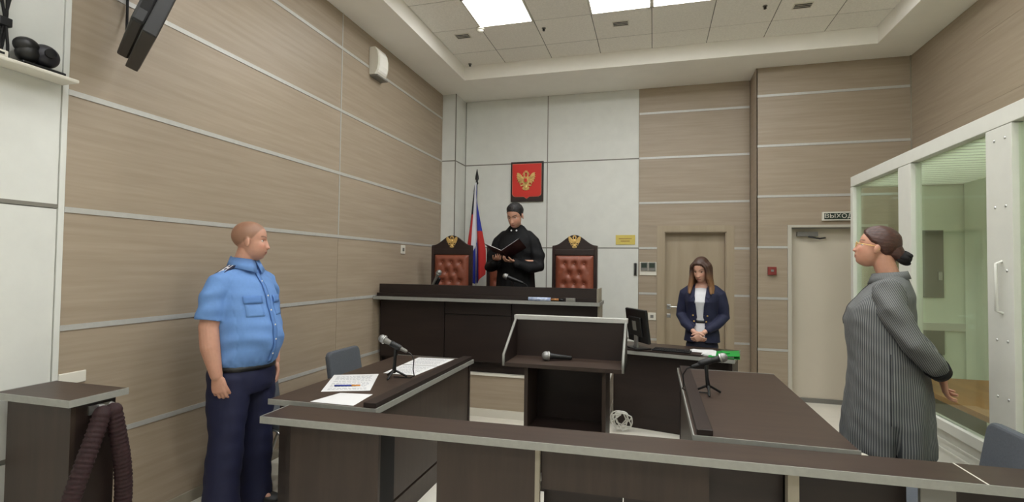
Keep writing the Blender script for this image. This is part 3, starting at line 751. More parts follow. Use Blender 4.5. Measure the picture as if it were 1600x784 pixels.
def tripod_mic(label, p, head, hd, mount, foot=.085, group=None, cord=True):
    """tabletop tripod stand: p foot centre, head grille centre, hd handle direction."""
    t = thing('tripod_microphone', label, 'microphone', p, 0, group)
    p = V(p); head = V(head); hd = V(hd).normalized()
    for k in range(3):
        a = 2 * PI * k / 3 + .5
        bm = NB(); tube(bm, [p + V((0, 0, .055)), p + V((foot * math.cos(a), foot * math.sin(a), .008))], .0075, n=8); obj('tripod_leg', bm, M_black, t)
    mt = V(mount)
    bm = NB(); tube(bm, [p + V((0, 0, .045)), p + (mt - p) * .5, mt], [.015, .011, .013], n=10); obj('stem', bm, M_black, t)
    bm = NB(); tube(bm, [mt - hd * .03 + V((0, 0, .004)), mt + hd * .03 + V((0, 0, .004))], .0215, n=12); obj('clip', bm, M_black, t)
    mic(t, head, hd, L=.14, local=False, body=M_greyplastic if 'left' in label else M_black)
    if cord:
        e = head + hd * .20
        bm = NB(); tube(bm, [e, e + hd * .03, e + hd * .055 + V((0, 0, -.03)), e + hd * .05 + V((0, 0, -.10)), V(((e + hd * .06).x, (e + hd * .05).y, p.z + .02)), V(((e + hd * .03).x, (e + hd * .03).y, p.z + .006)), p + V((.0, .0, .006))], .004, n=6); obj('cord', bm, M_black, t)
    return t
tripod_mic('grey microphone on a small black tripod on the left table', (1.13, 3.26, .75), (1.045, 3.24, 1.02), (.13, .02, -.062), (1.14, 3.257, .97))
tripod_mic('microphone on a small black tripod on the right table', (3.215, 3.48, .75), (3.30, 3.47, .985), (-.13, .01, -.052), (3.20, 3.48, .945))
# bench microphones behind the raised screen
tripod_mic('left bench microphone in front of the empty tan chair', (.60, 5.16, 1.203), (.655, 5.10, 1.462), (-.05, .02, -.08), (.62, 5.15, 1.36), foot=.06, cord=False)
tripod_mic('right bench microphone in front of the standing judge', (1.47, 5.16, 1.203), (1.40, 5.10, 1.435), (.12, .02, -.045), (1.47, 5.12, 1.40), foot=.06)

# papers on the left table
def quad_sheet(name, label, cat, pts, z, m, th=.0012, lines=0, group=None):
    c = sum((V((x, y, 0)) for x, y in pts), V()) / 4
    t = thing(name, label, cat, (c.x, c.y, z), 0, group)
    bm = NB(); prism(bm, pts, th, frame=M.Translation((0, 0, z + .0006))); obj('sheet', bm, m, t)
    if lines:
        a, b_, c_, d = [V((x, y, 0)) for x, y in pts]; bm = NB(); rr = random.Random(lines)
        def pt(u, v): return (a.lerp(b_, u)).lerp(d.lerp(c_, u), v)
        for k in range(lines):
            v = .08 + .84 * k / lines; u = .1
            if rr.random() < .12: continue
            while u < .86:
                l = rr.uniform(.03, .1); p1, p2, p3, p4 = pt(u, v), pt(min(.9, u + l), v), pt(min(.9, u + l), v + .4 * .84 / lines), pt(u, v + .4 * .84 / lines)
                bm.faces.new([bm.verts.new(q + V((0, 0, z + .0006 + th + .0003))) for q in (p1, p2, p3, p4)]); u += l + .025
        bmesh.ops.recalc_face_normals(bm, faces=bm.faces[:])
        o = obj('text_lines', bm, M_ink, t); o['kind'] = 'stuff'
    return t
quad_sheet('paper_sheet', 'printed white sheet with a pen on it, nearest the wall on the left table', 'paper', [(.90, 2.76), (1.17, 2.88), (.97, 3.33), (.69, 3.20)], .75, M_paper, lines=16, group='sheets on the left table')
quad_sheet('paper_sheet', 'blank white sheet at the near end of the left table', 'paper', [(.985, 2.545), (1.265, 2.545), (1.235, 2.80), (1.03, 2.77)], .75, M_paper, group='sheets on the left table')
quad_sheet('paper_sheet', 'printed white sheet behind the tripod, near half of the pair', 'paper', [(.985, 3.37), (1.24, 3.37), (1.255, 3.72), (.965, 3.70)], .75, M_paper, lines=14, group='sheets on the left table')
quad_sheet('paper_sheet', 'printed white sheet behind the tripod, far half of the pair', 'paper', [(.965, 3.72), (1.255, 3.735), (1.265, 4.05), (.95, 4.03)], .75, M_paper, lines=14, group='sheets on the left table')
t = thing('pen', 'blue and orange pen lying on the printed sheet', 'pen', (.98, 2.93, .752))
bm = NB(); cyl(bm, (.90, 2.90, .7575), (1.0, 2.94, .7575), .0055, n=10); obj('pen_barrel', bm, mat('pen_blue', (44, 56, 140), .4), t)
bm = NB(); cyl(bm, (1.0, 2.94, .7575), (1.05, 2.96, .7575), .0055, .004, n=10); obj('pen_grip', bm, mat('pen_orange', (214, 140, 60), .4), t)

# ================================================================== BARRIER
BA = math.radians(1.95)
bar = thing('barrier', 'long low wenge barrier with a silver edge across the front', 'barrier', (.90, 2.262, 0), BA)
def lb(nm, b, m, **k): return bx(nm, b, m, bar, local=True, **k)
SEAM = 3.205
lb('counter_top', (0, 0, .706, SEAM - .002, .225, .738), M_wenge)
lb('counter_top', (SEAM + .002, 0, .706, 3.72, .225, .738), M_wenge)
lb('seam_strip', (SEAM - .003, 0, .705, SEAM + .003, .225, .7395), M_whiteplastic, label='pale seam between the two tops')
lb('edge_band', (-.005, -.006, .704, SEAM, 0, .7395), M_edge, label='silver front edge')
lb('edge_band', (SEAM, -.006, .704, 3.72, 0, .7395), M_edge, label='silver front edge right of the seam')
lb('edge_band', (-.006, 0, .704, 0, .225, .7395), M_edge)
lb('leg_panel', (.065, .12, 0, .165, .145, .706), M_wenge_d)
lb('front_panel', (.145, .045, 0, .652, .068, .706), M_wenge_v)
lb('leg_panel', (.630, .068, 0, .652, .225, .706), M_blackmatt)  # side return of the panel; its unlit look is put in as matt black
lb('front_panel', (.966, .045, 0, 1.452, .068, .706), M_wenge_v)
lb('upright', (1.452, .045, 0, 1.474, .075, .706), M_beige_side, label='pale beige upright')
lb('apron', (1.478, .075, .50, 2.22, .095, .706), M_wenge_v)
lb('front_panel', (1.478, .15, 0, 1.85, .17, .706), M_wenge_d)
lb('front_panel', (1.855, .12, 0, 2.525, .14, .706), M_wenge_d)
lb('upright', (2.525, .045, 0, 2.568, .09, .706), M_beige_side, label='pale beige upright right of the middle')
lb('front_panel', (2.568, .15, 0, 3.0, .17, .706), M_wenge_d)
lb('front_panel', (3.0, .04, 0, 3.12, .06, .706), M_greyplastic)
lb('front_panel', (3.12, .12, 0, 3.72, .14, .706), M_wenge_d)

# ================================================================== CHAIRS
def office_chair(label, loc, rz, group=None):
    t = thing('stacking_chair', label, 'chair', (0, 0, 0), 0, group)
    def pad(nm, w, h, th, mtx):
        bm = NB(); n = 10; rows = []
        box(bm, -w / 2, -th / 2, -h / 2, w / 2, th / 2, h / 2)
        es = [e for e in bm.edges if abs(e.verts[0].co.y - e.verts[1].co.y) > th * .5]
        bmesh.ops.bevel(bm, geom=es, offset=.05, segments=5, affect='EDGES', profile=.5)
        bmesh.ops.bevel(bm, geom=[e for e in bm.edges if abs(e.verts[0].co.y - e.verts[1].co.y) < 1e-5 and len(e.link_faces) == 2 and abs(e.link_faces[0].normal.dot(e.link_faces[1].normal)) < .5], offset=th * .35, segments=3, affect='EDGES', profile=.5)
        bm.transform(mtx); return obj(nm, bm, M_chairfab, t, local=True, smooth=False)
    pad('backrest', .44, .36, .05, M.Translation((0, .20, .655)) @ M.Rotation(math.radians(-10), 4, 'X'))
    pad('seat', .44, .44, .06, M.Translation((0, -.02, .45)) @ M.Rotation(math.radians(88), 4, 'X'))
    for s in (-1, 1):
        bm = NB(); tube(bm, [(s * .20, -.22, .01), (s * .205, -.20, .40), (s * .205, -.16, .425), (s * .205, .16, .42), (s * .205, .19, .45), (s * .2, .24, .80)], .011, n=8); obj('frame_rail', bm, M_chrome, t, local=True)
        bm = NB(); tube(bm, [(s * .205, .10, .42), (s * .21, .25, .01)], .011, n=8); obj('leg', bm, M_chrome, t, local=True)
    place(t, loc, rz)
    return t
ch = office_chair('slate grey padded chair behind the left table near the oak wall', (.60, 3.78, 0), math.radians(90))
dup(ch, (.285, 3.12, 0), math.radians(90), 'slate grey padded chair tucked behind the uniformed man')
dup(ch, (4.215, 2.78, 0), math.radians(-90), 'slate blue padded chair in front of the glass dock at the right edge')

# ================================================================== PEDESTAL WITH VELVET ROPE
t = thing('pedestal', 'narrow dark pedestal with a silver edged top beside the left wall', 'pedestal', (.29, 1.7, 0))
bx('pedestal_top', (.055, 1.60, .925, .51, 1.85, .95), M_wenge, t)
bm = NB(); box(bm, .05, 1.595, .922, .515, 1.60, .952); box(bm, .51, 1.60, .922, .515, 1.85, .952); box(bm, .05, 1.60, .922, .055, 1.85, .952); obj('edge_band', bm, M_edge, t)
bx('front_panel', (.09, 1.63, 0, .475, 1.65, .925), M_wenge_v, t)
bx('side_panel', (.455, 1.65, 0, .475, 1.82, .925), M_wenge_d, t)
bx('side_panel', (.09, 1.65, 0, .11, 1.82, .925), M_wenge_d, t)
bx('back_panel', (.11, 1.80, 0, .455, 1.82, .925), M_wenge_d, t)
bm = NB(); box(bm, .475, 1.70, .86, .482, 1.80, .90); tube(bm, [(.48, 1.73, .88), (.50, 1.73, .865)], .006, n=8); tube(bm, [(.48, 1.77, .88), (.50, 1.77, .865)], .006, n=8); obj('rope_hook', bm, M_chrome, t)
rp = thing('velvet_rope', 'maroon velvet barrier rope looped from the hook of the dark pedestal', 'rope', (.53, 1.74, .30))
bm = NB(); pts = []; rad = []
for i in range(260):
    a = i / 259; s = 1 if a > .5 else -1
    q = abs(a - .5) * 2                       # 0 at the lowest point, 1 at the hook
    yy = 1.745 + s * (.022 + .125 * math.sin(min(1, (1 - q) * 1.15) * PI * .5) * (1 - .35 * (1 - q) ** 3)) * (1 if q > .12 else q / .12)
    zz = .87 - .72 * (1 - q) ** .95
    pts.append((.535 + .012 * math.sin(a * 9), 1.745 + (yy - 1.745) * (1.25 if s < 0 else .80) - .035 * (1 - q), zz)); rad.append(.034 + .0025 * math.sin(i * 1.9) + .001 * math.sin(i * 3.7))
tube(bm, pts, rad, n=12); obj('rope', bm, M_rope, rp, smooth=True)
for y in (1.725, 1.768):
    bm = NB(); cyl(bm, (.505, y, .868), (.525, y, .90), .018, .012, n=12); obj('rope_ferrule', bm, M_chrome, rp)

# ================================================================== SHELF WITH CAMERA, TV
sh_ = thing('wall_shelf', 'white shelf high on the white wall at the upper left', 'shelf', (.07, 1.1, 2.42))
bm = NB(); box(bm, .004, -.9, 2.42, .122, 1.855, 2.438, bev=.006); obj('shelf_board', bm, M_whiteplastic, sh_)
for y in (-.3, 1.2): bx('shelf_bracket', (.006, y, 2.37, .09, y + .015, 2.42), M_whiteplastic, sh_)
pc = thing('ptz_camera', 'black dome video camera on the white wall shelf', 'camera', (.065, 1.71, 2.4385))
bm = NB(); box(bm, .015, 1.62, 2.4385, .115, 1.80, 2.452, bev=.005); obj('camera_base', bm, M_black, pc)
bm = NB(); tube(bm, [(.065, 1.665, 2.502), (.065, 1.665, 2.53)], [.045, .04], n=18); obj('camera_yoke', bm, M_black, pc)
bm = NB(); ell(bm, (.065, 1.735, 2.515), (.05, .06, .055), n=20); obj('camera_head', bm, mat('charcoal_plastic', (36, 35, 42), .5), pc)
bm = NB(); ell(bm, (.065, 1.66, 2.535), (.044, .05, .04), n=18); obj('camera_dome', bm, M_black, pc)
bm = NB(); cyl(bm, (.105, 1.73, 2.52), (.124, 1.725, 2.52), .022, n=16); obj('lens', bm, M_screen, pc)
ad = thing('network_box', 'small white network box on the shelf among black cables', 'box', (.06, 1.50, 2.4385))
bm = NB(); box(bm, .03, 1.44, 2.4385, .11, 1.57, 2.468, bev=.004); obj('box_shell', bm, M_whiteplastic, ad)
bm = NB(); box(bm, .1095, 1.50, 2.448, .111, 1.555, 2.458); obj('port_row', bm, M_black, ad)
cb = thing('cable_bundle', 'bundle of black cables running down the white wall to the shelf', 'cable', (.03, 1.6, 2.44))
for k in range(4):
    bm = NB(); rr = random.Random(20 + k); pts = []
    for i in range(15):
        a = i / 14; pts.append((.02 + .008 * k + .012 * math.sin(a * 7 + k), 1.585 + .022 * math.sin(a * 6 + 1.7 * k) + .045 * a * (k - 1) * .5, 2.446 + 1.0 * a))
    pts = [(.06, 1.58 + .02 * k, 2.4455)] + pts
    tube(bm, pts, .006, n=6); obj('cable', bm, M_blackmatt, cb, smooth=True)
bm = NB(); tube(bm, [(.03, 1.59, 2.75), (.08, 1.53, 2.66), (.10, 1.46, 2.66), (.08, 1.36, 2.72), (.03, 1.28, 2.85)], .006, n=6); obj('cable', bm, M_blackmatt, cb, smooth=True)
bm = NB(); box(bm, .012, 1.565, 2.60, .05, 1.615, 2.64, bev=.004); obj('cable_clamp', bm, M_black, cb)
tv = thing('wall_television', 'black flat television on a wall arm tilted down, seen edge on', 'television', (.02, 2.3, 2.7))
# swung on its arm towards the judge and tilted down, so that the hall sees its edge
_t, _a = math.radians(19), math.radians(58.5)
_nh = V((math.cos(_a), math.sin(_a), 0)); _n = _nh * math.cos(_t) - V((0, 0, math.sin(_t))); _u = _nh * math.sin(_t) + V((0, 0, math.cos(_t))); _l = _u.cross(_n)
_o = V((.627, 1.80, 2.592))
TVM = M(((_n.x, _l.x, _u.x, _o.x), (_n.y, _l.y, _u.y, _o.y), (_n.z, _l.z, _u.z, _o.z), (0, 0, 0, 1)))
bm = NB(); box(bm, -.03, 0, 0, .03, .60, .66, bev=.006); bm.transform(TVM); obj('television_bezel', bm, M_black, tv)
bm = NB(); box(bm, .0295, .012, .015, .0315, .588, .645); bm.transform(TVM); obj('screen', bm, M_screen, tv)
bm = NB(); box(bm, -.085, .01, .03, -.028, .57, .50, bev=.012); bm.transform(TVM); bk = obj('rear_cover', bm, M_black, tv)
bm = NB(); box(bm, .0, -.0015, .29, .031, .002, .655); bm.transform(TVM); obj('side_trim', bm, M_chrome, tv, label='silver side trim')
for zc in (.10, .30):
    bm = NB(); box(bm, -.075, .0085, zc, -.04, .0105, zc + .06); bm.transform(TVM); obj('port_cover', bm, M_blackmatt, bk)
bm = NB(); tube(bm, [(0.004, 2.06, 3.08), (.10, 2.06, 3.05), TVM @ V((-.05, .3, .45))], .02, n=10); obj('wall_arm', bm, M_black, tv)
bx('wall_plate', (.003, 2.0, 3.0, .02, 2.12, 3.16), M_black, tv)
bm = NB(); tube(bm, [TVM @ V((-.05, .5, .2)), (.10, 2.12, 2.76), (.04, 2.14, 2.80), (.012, 2.16, 2.95), (.012, 2.16, 3.2)], .007, n=6); obj('power_cord', bm, M_blackmatt, tv, smooth=True)

# ================================================================== GLASS DOCK
dk = thing('glass_dock', 'cream steel and green tinted glass defendants dock along the right wall', 'dock', (4.7, 4.5, 0))
CX, CY1, CY0, CZT = 4.74, 5.62, .9, 2.44
def cbx(nm, b, m=M_steel, **k): return bx(nm, b, m, dk, **k)
cbx('top_rail', (CX - .03, CY0, 2.345, CX + .04, CY1, CZT), bev=.003)
cbx('sill_rail', (CX - .03, CY0, .50, CX + .04, CY1, .565), bev=.003)
cbx('bottom_rail', (CX - .02, CY0, 0.0, CX + .04, CY1, .06))
posts = [('post', 5.56, 5.62), ('post', 4.42, 4.62), ('door_post', 3.31, 3.53), ('post', 2.02, 2.2), ('post', .9, 1.1)]
pobj = []
for nm, y0, y1 in posts: pobj.append(cbx(nm, (CX - .032, y0, 0, CX + .04, y1, 2.34), bev=.002))
rv = NB()
for y in (3.36, 3.45):
    for z in (.86, 1.17, 1.55, 1.90, 2.27): ell(rv, (CX - .033, y, z), (.005, .008, .008), n=8)
obj('rivets', rv, M_chrome, pobj[2])
bm = NB(); tube(bm, [(CX - .034, 3.40, 1.60), (CX - .06, 3.40, 1.59), (CX - .06, 3.40, 1.33), (CX - .034, 3.40, 1.32)], .008, n=8); obj('door_handle', bm, M_steel, pobj[2])
for y0, y1 in ((4.62, 5.56), (3.53, 4.42), (2.2, 3.31), (1.1, 2.02)):
    cbx('glass_pane', (CX, y0, .565, CX + .012, y1, 2.335), M_glass)
    yy = y0
    cbx('lower_panel', (CX, y0, .06, CX + .015, y1, .50), M_steel)
cbx('panel_rib', (CX - .008, CY0, .42, CX, CY1, .432)); cbx('panel_rib', (CX - .008, CY0, .36, CX, CY1, .372))
for yc in (3.78, 4.2): bx('pass_slot', (CX - .004, yc, .10, CX + .001, yc + .055, .35), M_benchwood, dk)
# far end: glass above, steel below; ceiling of ribs; bench
cbx('end_rail', (CX, CY1 - .05, 2.335, XR - .005, CY1, CZT)); cbx('end_rail', (CX, CY1 - .05, 1.0, XR - .005, CY1, 1.07)); cbx('end_panel', (CX + .04, CY1 - .03, 0, XR - .005, CY1, 1.0), M_pvc)
cbx('end_post', (5.16, CY1 - .05, 1.07, 5.22, CY1, 2.34)); cbx('end_glass', (CX + .04, CY1 - .03, 1.07, 5.16, CY1 - .018, 2.335), M_glass); cbx('end_panel', (5.22, CY1 - .03, 1.07, XR - .005, CY1, 2.335), M_pvc)
hp = cbx('hatch', (5.215, CY1 - .045, 1.30, 5.44, CY1 - .03, 1.92), M_greyplastic, label='grey hatch with a lock'); bm = NB(); box(bm, 5.395, CY1 - .06, 1.46, 5.425, CY1 - .044, 1.54, bev=.004); obj('hatch_lock', bm, M_chrome, hp)
cbx('hatch', (5.22, CY1 - .045, .78, 5.44, CY1 - .03, 1.03), M_greyplastic)
for k in range(int((CY1 - CY0) / .10)):
    y = CY1 - .1 - .10 * k
    cbx('ceiling_rib', (CX + .04, y, 2.345, XR - .01, y + .094, 2.365), M_multiwall)
    cbx('ceiling_joint', (CX + .04, y + .090, 2.3442, XR - .01, y + .0975, 2.3465), M_greyplastic)
cbx('rear_panel', (XR - .03, CY0, .0, XR - .006, CY1 - .05, 2.345), M_pvc)
cbx('dock_floor', (CX + .04, CY0, .0, XR - .03, CY1 - .03, .10), M_benchwood)
for y0, y1 in ((3.6, 4.9), (1.5, 3.2)):
    b = thing('dock_bench', 'varnished wooden bench seat inside the glass dock, %s' % ('beyond the door post' if y0 > 3.3 else 'at the right edge of the picture'), 'bench', (5.0, y0, .10))
    bx('seat_board', (4.78, y0, .655, 5.45, y1, .69), M_benchwood, b)
    for y in (y0 + .05, y1 - .1): bx('bench_leg', (4.82, y, .10, 5.35, y + .04, .655), M_steel, b)

# ================================================================== PEOPLE
def smax(vals, k):
    m = np.max(vals, axis=0)
    return m + k * np.log(np.sum(np.exp((vals - m) / k), axis=0))

def head_radius(d, P):
    ells = [((0, .016, .032), (.0765 * P['w'], .099, .088)), ((0, -.018, -.028), (.066 * P['w'], .068, .086)), ((0, -.026, -.056 - P.get('chin', 0)), (.050 * P['jaw'], .060, .060))]
    rs = []
    for c, r in ells:
        c = np.array(c); r = np.array(r)
        a = ((d / r) ** 2).sum(-1); b = -2 * (d * c / r ** 2).sum(-1); cc = ((c / r) ** 2).sum() - 1
        q = np.maximum(b * b - 4 * a * cc, 0); rs.append((-b + np.sqrt(q)) / (2 * a))
    return smax(np.array(rs), .005)

def head_points(P, nu=112, nv=84):
    th = np.linspace(0, 2 * PI, nu, endpoint=False); ph = np.linspace(-PI / 2, PI / 2, nv + 2)[1:-1]
    T, Pp = np.meshgrid(th, ph)
    d = np.stack([np.cos(Pp) * np.sin(T), -np.cos(Pp) * np.cos(T), np.sin(Pp)], -1)
    r = head_radius(d, P)
    p = d * r[..., None]
    x, y, z = p[..., 0], p[..., 1], p[..., 2]
    g = lambda x0, z0, sx, sz: np.exp(-((np.abs(x) - x0) / sx) ** 2 - ((z - z0) / sz) ** 2)
    front = (y < -.02).astype(float)
    # nose: ridge from the bridge to the tip
    t = np.clip((.012 - z) / .052, 0, 1.25)
    prof = np.where(z > .012, 0, np.where(z > -.040, .20 + .80 * t ** 1.3, np.clip(1 - (-.040 - z) / .010, 0, 1)))
    nose = P.get('nose', .024) * prof * np.exp(-(x / (.0085 + .005 * t)) ** 2) * front
    wing = .008 * g(.0125, -.037, .006, .008) * front
    brow = .0045 * g(.027, .021, .022, .008) * front
    sock = -.0085 * g(.032, .002, .015, .011) * front
    cheek = P.get('cheek', .003) * g(.043, -.030, .022, .02) * front
    lip = (.0065 * np.exp(-(x / .020) ** 2 - ((z + .0625) / .0055) ** 2) + .0065 * np.exp(-(x / .017) ** 2 - ((z + .0755) / .0055) ** 2) - .003 * np.exp(-(x / .022) ** 2 - ((z + .069) / .0025) ** 2)) * front
    chin = .007 * np.exp(-(x / .02) ** 2 - ((z + .103) / .013) ** 2) * front - .004 * np.exp(-(x / .022) ** 2 - ((z + .087) / .006) ** 2) * front
    dirv = np.stack([d[..., 0] * .35, d[..., 1], d[..., 2] * .25], -1)
    p = p + (nose + wing + brow + sock + cheek + lip + chin)[..., None] * dirv
    return d, p

def head_bm(bm, H, P, fn=None, mi=0):
    d, p = head_points(P)
    if fn is not None: p = fn(d, p)
    nv, nu = p.shape[:2]
    H_ = np.array(H); q = p @ H_[:3, :3].T + H_[:3, 3]
    rows = [[bm.verts.new(q[j, i]) for i in range(nu)] for j in range(nv)]
    b = bm.verts.new(q[0].mean(0)); t = bm.verts.new(q[-1].mean(0))
    for j in range(nv - 1):
        for i in range(nu):
            f = bm.faces.new((rows[j][i], rows[j][(i + 1) % nu], rows[j + 1][(i + 1) % nu], rows[j + 1][i])); f.smooth = True; f.material_index = mi
    for i in range(nu):
        bm.faces.new((rows[0][(i + 1) % nu], rows[0][i], b)); bm.faces.new((rows[-1][i], rows[-1][(i + 1) % nu], t))

def ears(bm, H, s=1.0):
    for sg in (-1, 1):
        R = M.Rotation(sg * .35, 4, 'Z') @ M.Rotation(-.15, 4, 'X')
        c = H @ V((sg * .079, .012, -.010))
        ell(bm, c, (.009, .0185 * s, .031 * s), rot=(H.to_3x3() @ R.to_3x3()), n=14)

def hand(bm, wrist, d, nrm, th, curl=(20, 20, 22, 25), spread=4, s=1.0, thumb=(35, 15)):
    """palm and five fingers. d: towards the fingers; nrm: out of the palm; th: towards the thumb side."""
    d = V(d).normalized(); nrm = V(nrm); nrm = (nrm - d * nrm.dot(d)).normalized(); sd = V(th); sd = (sd - d * sd.dot(d) - nrm * sd.dot(nrm)).normalized()
    w0 = V(wrist)
    # palm: flattened tube, wide at the knuckles
    tube(bm, [w0 - d * .01, w0 + d * .03, w0 + d * .065, w0 + d * .092], [(.026 * s, .019 * s), (.036 * s, .0165 * s), (.042 * s, .0145 * s), (.040 * s, .011 * s)], n=14, ref=sd)
    lens = (.078, .088, .082, .064)
    for k in range(4):
        off = (.030 - .020 * k); base = w0 + d * (.088 - (.008 if k == 3 else 0) - (.003 if k == 0 else 0)) * s + sd * off * s
        a = math.radians(spread * (1.5 - k)); dd = (d * math.cos(a) + sd * math.sin(a)).normalized()
        pts = [base - dd * .02]; cur = base; ang = math.radians(curl[k]) * .5
        for seg, f in enumerate((.46, .30, .24)):
            pts.append(cur); v = (dd * math.cos(ang) + nrm * math.sin(ang)); cur = cur + v * lens[k] * f * s; ang += math.radians(curl[k])
        pts.append(cur)
        r = (.0092 if k < 3 else .0080) * s
        tube(bm, pts, [r, r * 1.02, r * .95, r * .86, r * .70], n=9)
    tb = w0 + d * .022 * s + sd * .026 * s + nrm * .004; a = math.radians(thumb[0]); b = math.radians(thumb[1])
    v = (d * math.cos(a) + sd * math.sin(a)); v2 = (d * math.cos(a * .6) + sd * math.sin(a * .6) + nrm * math.sin(b)).normalized(); v3 = (d * math.cos(a * .3) + sd * math.sin(a * .3) + nrm * math.sin(b * 1.6)).normalized()
    p1 = tb + v * .036 * s; p2 = p1 + v2 * .033 * s; p3 = p2 + v3 * .026 * s
    tube(bm, [w0 + sd * .008, tb, p1, p2, p3], [.014 * s, .0155 * s, .0118 * s, .0105 * s, .0078 * s], n=10)

def bake(bm, voxel, smooth=2):
    """one continuous skin from overlapping closed pieces."""
    bmesh.ops.recalc_face_normals(bm, faces=bm.faces[:])
    me = bpy.data.meshes.new('tmp'); bm.to_mesh(me); bm.free()
    o = bpy.data.objects.new('tmp', me); COL.objects.link(o)
    r = o.modifiers.new('r', 'REMESH'); r.mode = 'VOXEL'; r.voxel_size = voxel; r.adaptivity = 0.0
    if smooth:
        sm = o.modifiers.new('s', 'SMOOTH'); sm.factor = .5; sm.iterations = smooth
    bpy.context.view_layer.update()
    m2 = bpy.data.meshes.new_from_object(o.evaluated_get(bpy.context.evaluated_depsgraph_get()))
    bpy.data.objects.remove(o); bpy.data.meshes.remove(me)
    return m2

def co(me):
    a = np.empty(len(me.vertices) * 3, np.float32); me.vertices.foreach_get('co', a); return a.reshape(-1, 3)
def setco(me, a): me.vertices.foreach_set('co', a.astype(np.float32).ravel()); me.update()
def centers(me):
    a = np.empty(len(me.polygons) * 3, np.float32); me.polygons.foreach_get('center', a); return a.reshape(-1, 3)
def normals(me):
    a = np.empty(len(me.vertices) * 3, np.float32); me.vertices.foreach_get('normal', a); return a.reshape(-1, 3)

def mobj(name, me, mats, parent=None, label=None):
    for m in (mats if isinstance(mats, (list, tuple)) else [mats]): me.materials.append(m)
    me.polygons.foreach_set('use_smooth', np.ones(len(me.polygons), bool)); me.name = name
    o = bpy.data.objects.new(name, me); COL.objects.link(o)
    if parent is not None: o.parent = parent
    ROOTM[o.name] = M.Identity(4)
    if label: o['label'] = label
    return o

def wrinkle(me, fn):
    c = co(me); n = normals(me); setco(me, c + n * fn(c)[:, None])

def lofts(secs, n=40, power=2.0):
    bm = NB(); loft(bm, secs, n, power=power); return bm

def ss(x, a, b):
    t = np.clip((x - a) / (b - a), 0, 1); return t * t * (3 - 2 * t)

def paint(me, H, P, cols, stub=None):
    """colours of lips, mouth line, brows, lids, cheeks and scalp as a colour attribute."""
    c = co(me); Hi = np.array(H.inverted()); q = c @ Hi[:3, :3].T + Hi[:3, 3]
    x, y, z = np.abs(q[:, 0]), q[:, 1], q[:, 2]
    L = lambda rgb: np.array(lin(rgb)[:3])
    col = np.tile(L(cols['skin']), (len(c), 1)); near = (np.linalg.norm(q, axis=1) < .17).astype(float)
    def mix(rgb, m):
        nonlocal col
        m = (m * near)[:, None]; col = col * (1 - m) + L(rgb) * m
    if stub is not None: mix(cols['stub'], stub(x, y, z) * cols.get('stubf', .8))
    if 'jaw' in cols: mix(cols['jaw'], .45 * ss(-z, .045, .07) * ss(-y, -.01, .03))
    mix(cols['blush'], .35 * np.exp(-((x - .042) / .02) ** 2 - ((z + .03) / .02) ** 2) * (y < -.03))
    mix(cols['blush'], .35 * np.exp(-(x / .012) ** 2 - ((z + .036) / .01) ** 2) * (y < -.06))
    lh = cols.get('liph', .0115)
    r = np.sqrt((x / .0235) ** 2 + ((z + .069) / lh) ** 2); mix(cols['lip'], (1 - ss(r, .75, 1.1)) * (y < -.055))
    mix((110, 60, 52), .6 * np.exp(-((z + .069) / .0022) ** 2) * (1 - ss(x, .018, .025)) * (y < -.055))  # darker line where the lips meet
    bz = .0225 + .0065 * np.sin(np.clip((x - .012) / .046, 0, 1) * PI * .8) 
    mix(cols['brow'], (1 - ss(np.abs(z - bz), .0022, .0058)) * ss(x, .009, .016) * (1 - ss(x, .048, .056)) * (y < -.03) * cols.get('browf', .85))
    mix(cols['brow'], .25 * np.exp(-((x - .0315) / .014) ** 2 - ((z - .008) / .004) ** 2) * (y < -.03))  # faint brow colour over the upper lids
    at = me.color_attributes.new('tint', 'FLOAT_COLOR', 'POINT'); at.data.foreach_set('color', np.concatenate([col, np.ones((len(c), 1))], 1).astype(np.float32).ravel())

M_eye = mat('eye_white', (206, 200, 192), 0.25); M_iris = mat('iris_brown', (46, 32, 24), 0.2)
def eyes(parent, H, P, open_=.0078, lash=None):
    d, p = head_points(P); q = p.reshape(-1, 3); q = q[q[:, 1] < 0]
    for sg in (-1, 1):
        k = np.argmin((q[:, 0] - sg * .0315) ** 2 + (q[:, 2] - .001) ** 2); ys = q[k, 1]
        cl = V((sg * .0315, ys + .0095, .001))
        bm = NB(); g = bmesh.ops.create_uvsphere(bm, u_segments=24, v_segments=16, radius=1.0, matrix=H @ M.Translation(cl) @ M.Rotation(-sg * .12, 4, 'Z') @ M.Diagonal((.0160, .0122, open_, 1)))
        Hi = H.inverted()
        for f in bm.faces:
            f.smooth = True; c = Hi @ f.calc_center_median()
            if abs(c.x - cl.x) < .0058 and c.y < cl.y: f.material_index = 1
        obj('eye', bm, [M_eye, M_iris], parent, local=True)
        bm = NB(); pts = []
        for k in range(9):
            t = -1 + k / 4; pts.append(tuple(H @ V((sg * .0315 + .0125 * t, ys - .0018 + .004 * t * t * (1 + .6 * sg * t), .001 + open_ * .62 * (1 - t * t) + .0004))))
        tube(bm, pts, [.0006] + [.0013] * 7 + [.0006], n=6); obj('eyelashes', bm, lash or M_iris, parent, local=True)

def headM(c, yaw=0, pitch=0, roll=0, s=1.0):
    """pitch > 0 looks down, yaw > 0 turns to the person's left."""
    return M.Translation(V(c)) @ M.Rotation(yaw, 4, 'Z') @ M.Rotation(pitch, 4, 'X') @ M.Rotation(roll, 4, 'Y') @ M.Scale(s, 4)

def hair_shell(parent, H, P, m, amount, name='hair', extra=None):
    def fn(d, p):
        x, y, z = p[..., 0], p[..., 1], p[..., 2]
        a = amount(np.abs(x), y, z, x)
        base = head_radius(d, P)[..., None] * d
        return base + d * a[..., None]
    bm = NB(); head_bm(bm, H, P, fn)
    if extra: extra(bm)
    return bm

